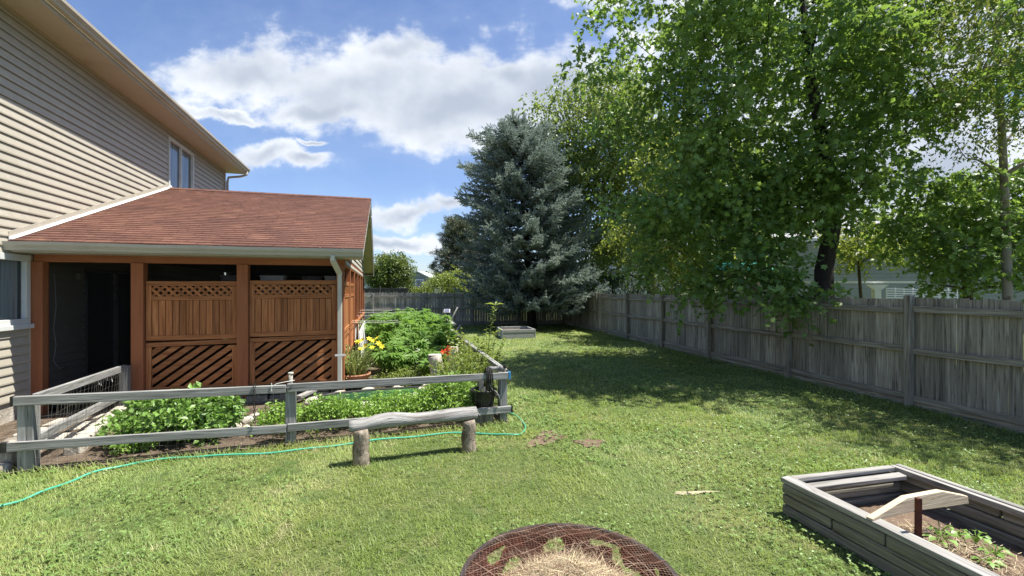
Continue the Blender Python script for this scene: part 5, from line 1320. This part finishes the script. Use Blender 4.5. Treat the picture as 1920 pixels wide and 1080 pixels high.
# distant trees
cl = crown_pts((-8.75, 32.5, 2.95), (1.55, 1.4, 1.55), 110, .55, 61, .14); cl = cl[cl[:, 2] > .9]
tree('round_tree', 'dense rounded dark green tree behind the back fence at left', 'tree', (-8.75, 32.5, 0), [(-8.75,32.5,0), (-8.75,32.5,1.5), (-8.75,32.5,3.6)], [.16,.12,.03], cl, np.full(len(cl), .38), 34, 5, .35, .13, OV, 'round_leaf', 'bark')
cl = crown_pts((-3.75, 26.6, 1.9), (1.25, .9, 1.15), 60, .4, 62, .2); cl = cl[cl[:, 2] > .9]
tree('fruit_tree', 'bright yellow green bushy tree behind the back fence beside the spruce', 'tree', (-3.75, 26.6, 0), [(-3.75,26.6,0), (-3.75,26.6,1.2), (-3.8,26.6,2.4)], [.1,.08,.03], cl, np.full(len(cl), .34), 20, 5, .32, .13, OVN, 'yellow_leaf', 'bark', droop=.5)
cl = crown_pts((-5.3, 27.2, 1.7), (.7, .6, .45), 16, .3, 63, .2)
tree('fruit_tree', 'small low yellow green bush behind the back fence below the grey house', 'tree', (-5.3, 27.2, 0), [(-5.3,27.2,0), (-5.3,27.2,1.0), (-5.3,27.2,1.9)], [.06,.05,.03], cl, np.full(len(cl), .3), 16, 5, .3, .12, OVN, 'yellow_leaf', 'bark', droop=.5)
# loose pine left of the spruce
root = thing('pine_tree', 'loose grey green pine behind the left side of the spruce', 'tree', (-3.4, 31, 0)); m_ = MB(); b = Vector((-3.4, 31, 0)); m_.tube([b, b+Z*3, b+Z*6.6], [.22,.16,.04], 8)
Pn, Dn, Nn, Sn = [], [], [], []; tw = MB()
for i in range(120):
    z_ = 1.6+4.9*(i/120); Rb = (2.9-.34*z_)*random.uniform(.7, 1.12)+.3; a = i*2.4; hd = Vector((math.cos(a), math.sin(a), .12)); tip = b+Z*z_+hd*Rb
    m_.tube([b+Z*z_, (b+Z*z_).lerp(tip, .6)-Z*.08, tip], [.04,.025,.01], 4, caps=False)
    for k in range(18):
        t = random.uniform(.35, 1.02); c = (b+Z*z_).lerp(tip, t)+Vector((random.gauss(0,.16), random.gauss(0,.16), random.gauss(.02,.10))); n_ = 34
        Pn.append(np.tile(tuple(c), (n_, 1))+rng.normal(size=(n_,3))*.07); Dn.append(rnd_dir(n_)+np.array([hd.x*.4, hd.y*.4, .3])); Nn.append(rnd_dir(n_)); Sn.append(.14+.08*rng.random(n_))
    if 3.0 < z_ < 4.4:
        for k in range(12): c = (b+Z*z_).lerp(tip, random.uniform(.5,1)); tw.tube([c, c+Vector((random.gauss(0,.3), random.gauss(0,.3), random.gauss(.05,.12)))], .012, 3)
m_.build('trunk', 'bark', root); Vt, pl = scatter(np.concatenate(Pn), np.concatenate(Dn), np.concatenate(Nn), np.concatenate(Sn), tmpl_blade(.10, .1)); fast('crown', Vt, pl, 'pine_leaf', root); tw.build('dead_twigs', 'dead_twig', root)

# far off hedge line of trees closing the horizon
for i, (x, y, h, w) in enumerate(((-24, 95, 7, 7), (-12, 100, 6, 6), (-2, 90, 7, 7), (10, 85, 7, 8), (24, 60, 8, 8), (38, 52, 9, 8), (14, 45, 7, 5), (-34, 80, 6, 7))):
    cl = crown_pts((x, y, h*.5), (w, 2, h*.45), 60, .3, 80+i, .2)
    tree('distant_tree', 'hazy dark green tree on the skyline far behind the fences', 'tree', (x, y, 0), [(x, y, 0), (x, y, h*.4), (x, y, h*.8)], [.3,.2,.05], cl, np.full(len(cl), 1.0), 10, 5, .9, .5, OV, 'round_leaf', 'bark', group='distant trees on the skyline')

# ================================================================== NEIGHBOUR BUILDINGS
nh = thing('neighbor_house', 'pale grey green sided house behind the right fence with grey roof', 'house', (19, 19.5, 0))
mb = MB(); axn = Vector((.98, -.18, 0)).normalized(); nb_ = Vector((11.6, 20.6, 0)); outn = Vector((-.18, -.98, 0)).normalized()
siding(mb, 0, 18, lambda s: nb_+axn*s, outn, .1, 4.0, .16); mb.build('siding', 'neighbor_siding', nh)
mb = MB(); mb.prism(nb_-outn*.2+Z*2, nb_+axn*18-outn*.2+Z*2, .38, 4.0)
mb.prism(nb_-outn*.4+axn*.02+Z*1.98, nb_-outn*8+Z*1.98, .05, 3.9); mb.build('wall', 'neighbor_siding', nh)
mb = MB(); mb.extr([(-.4, 3.95), (-4.6, 5.8), (-8.6, 3.95)], nb_-axn*.3, nb_+axn*18.3, -outn*-1, Z); mb.build('roof', 'grey_roof', nh)
mb = MB(); mb.prism(nb_-axn*.3+outn*.42+Z*3.98, nb_+axn*18.3+outn*.42+Z*3.98, .1, .14); mb.build('gutter', 'white_trim', nh)
for s_ in (6.4, 9.6):
    o = MB().prism(nb_+axn*s_+outn*.04+Z*2.9, nb_+axn*(s_+1.2)+outn*.04+Z*2.9, .06, 1.0).build('window', 'white_trim', nh); MB().prism(nb_+axn*(s_+.08)+outn*.06+Z*2.9, nb_+axn*(s_+1.12)+outn*.06+Z*2.9, .05, .84).build('pane', 'solar_cell', o)
# clothes-line like white beam and post, white railing
pg = thing('pergola', 'white beam on a flared post in the neighbour yard', 'pergola', tuple(P(1643, 555, 14)*1)); ORG[pg].z = 0; pg.location.z = 0
mb = MB(); mb.prism(P(1465, 529, 14), P(1732, 529, 14), .08, .06); mb.build('beam', 'white_trim', pg)
mb = MB(); q = P(1643, 535, 13.9); mb.prism(Vector((q.x, q.y, 0)), q, .20, .14, up=Vector((0,1,0))); mb.build('post', 'white_trim', pg)
mb = MB(); mb.poly([(-.10, -.14), (.10, -.14), (.33, .02), (-.33, .02)], q, Vector((1,0,0)), Z, .08); mb.build('bracket', 'white_trim', pg)
for x_ in (1470, 1728): q = P(x_, 531, 14.02); MB().prism(Vector((q.x, q.y, 0)), q, .09, .09).build('post', 'white_trim', pg)
rl = thing('white_railing', 'white slatted railing in the neighbour yard behind the fence', 'railing', (P(1730, 550, 15).x, 15, 0)); mb = MB()
for i in range(6): mb.prism(P(1662, 541+i*4.2, 15), P(1795, 545+i*4.2, 15), .03, .035)
mb.build('rail', 'white_trim', rl); mb = MB()
for i in range(9): q = P(1662+i*16.6, 541, 15.03); mb.prism(Vector((q.x, q.y, 0)), q+Z*.02, .03, .03)
mb.build('baluster', 'white_trim', rl)
ps_ = thing('play_set', 'wooden playset with teal canopy roof in the neighbour yard', 'playset', (P(1375, 500, 13.5).x, 13.5, 0)); cpt = P(1378, 490, 13.5)
mb = MB(); 
for sg in (-1, 1): mb.quad(cpt+Vector((-.75,0,-.0)), cpt+Vector((.75,0,0)), cpt+Vector((.8,sg*.7,-.28)), cpt+Vector((-.8,sg*.7,-.28)))
mb.build('canopy', 'teal_canopy', ps_)
for sx in (-.7, .7):
    for sy in (-.6, .6): MB().prism(Vector((cpt.x+sx, cpt.y+sy, 0)), Vector((cpt.x+sx, cpt.y+sy, cpt.z-.27)), .09, .09).build('post', 'bark', ps_)
MB().prism(Vector((cpt.x-.7, cpt.y, 1.2)), Vector((cpt.x+.7, cpt.y, 1.2)), 1.3, .05).build('deck', 'bark', ps_)
def far_house(label, x, y, w, h, rh, wall, roofm, wins=(), dep=7):
    r = thing('distant_house', label, 'house', (x, y, 0)); a = Vector((x-w/2, y, 0))
    MB().poly([(0, 0), (w, 0), (w, h), (w/2, h+rh), (0, h)], a, Vector((1,0,0)), Z, -.0+.2).build('gable_wall', wall, r)
    MB().prism(Vector((x, y+.3, h/2)), Vector((x, y+dep, h/2)), w-.1, h).build('wall', wall, r)
    m_ = MB()
    for sg in (-1, 1):
        k = rh/(w/2); e = .4
        m_.extr([(0, h+rh+.14), (sg*(w/2+e), h-k*e+.14), (sg*(w/2+e), h-k*e-.02), (0, h+rh-.02)], Vector((x, y-.5, 0)), Vector((x, y+dep, 0)), Vector((1,0,0)), Z)
    m_.build('roof', roofm, r); 
    for (wx, wz, ww, wh) in wins:
        o = MB().prism(Vector((x+wx-ww/2, y-.24, wz)), Vector((x+wx+ww/2, y-.24, wz)), .08, wh).build('window', 'white_trim', r)
        MB().prism(Vector((x+wx-ww/2+.12, y-.30, wz)), Vector((x+wx+ww/2-.12, y-.30, wz)), .06, wh-.24).build('pane', 'solar_cell', o)
far_house('distant slate grey gabled house seen between the round tree and pine', -12.9, 62, 4.6, 3.2, 1.15, 'far_siding', 'white_trim', ((.3, 2.6, 1.1, 1.4), (-1.6, 2.6, .8, 1.0)))
far_house('distant white sided house just right of the porch roof', -13.9, 42, 5.0, 3.3, .8, 'white_siding', 'white_siding', ((1.6, 2.9, .5, .5),))
far_house('white house glimpsed behind the trees above the fence corner', 8.8, 34, 6.0, 4.0, 1.6, 'white_siding', 'grey_roof', ((-1.2, 2.9, 1.0, 1.2),))
print('objects', len(bpy.data.objects), 'tris', sum(len(m.polygons) for m in bpy.data.meshes))
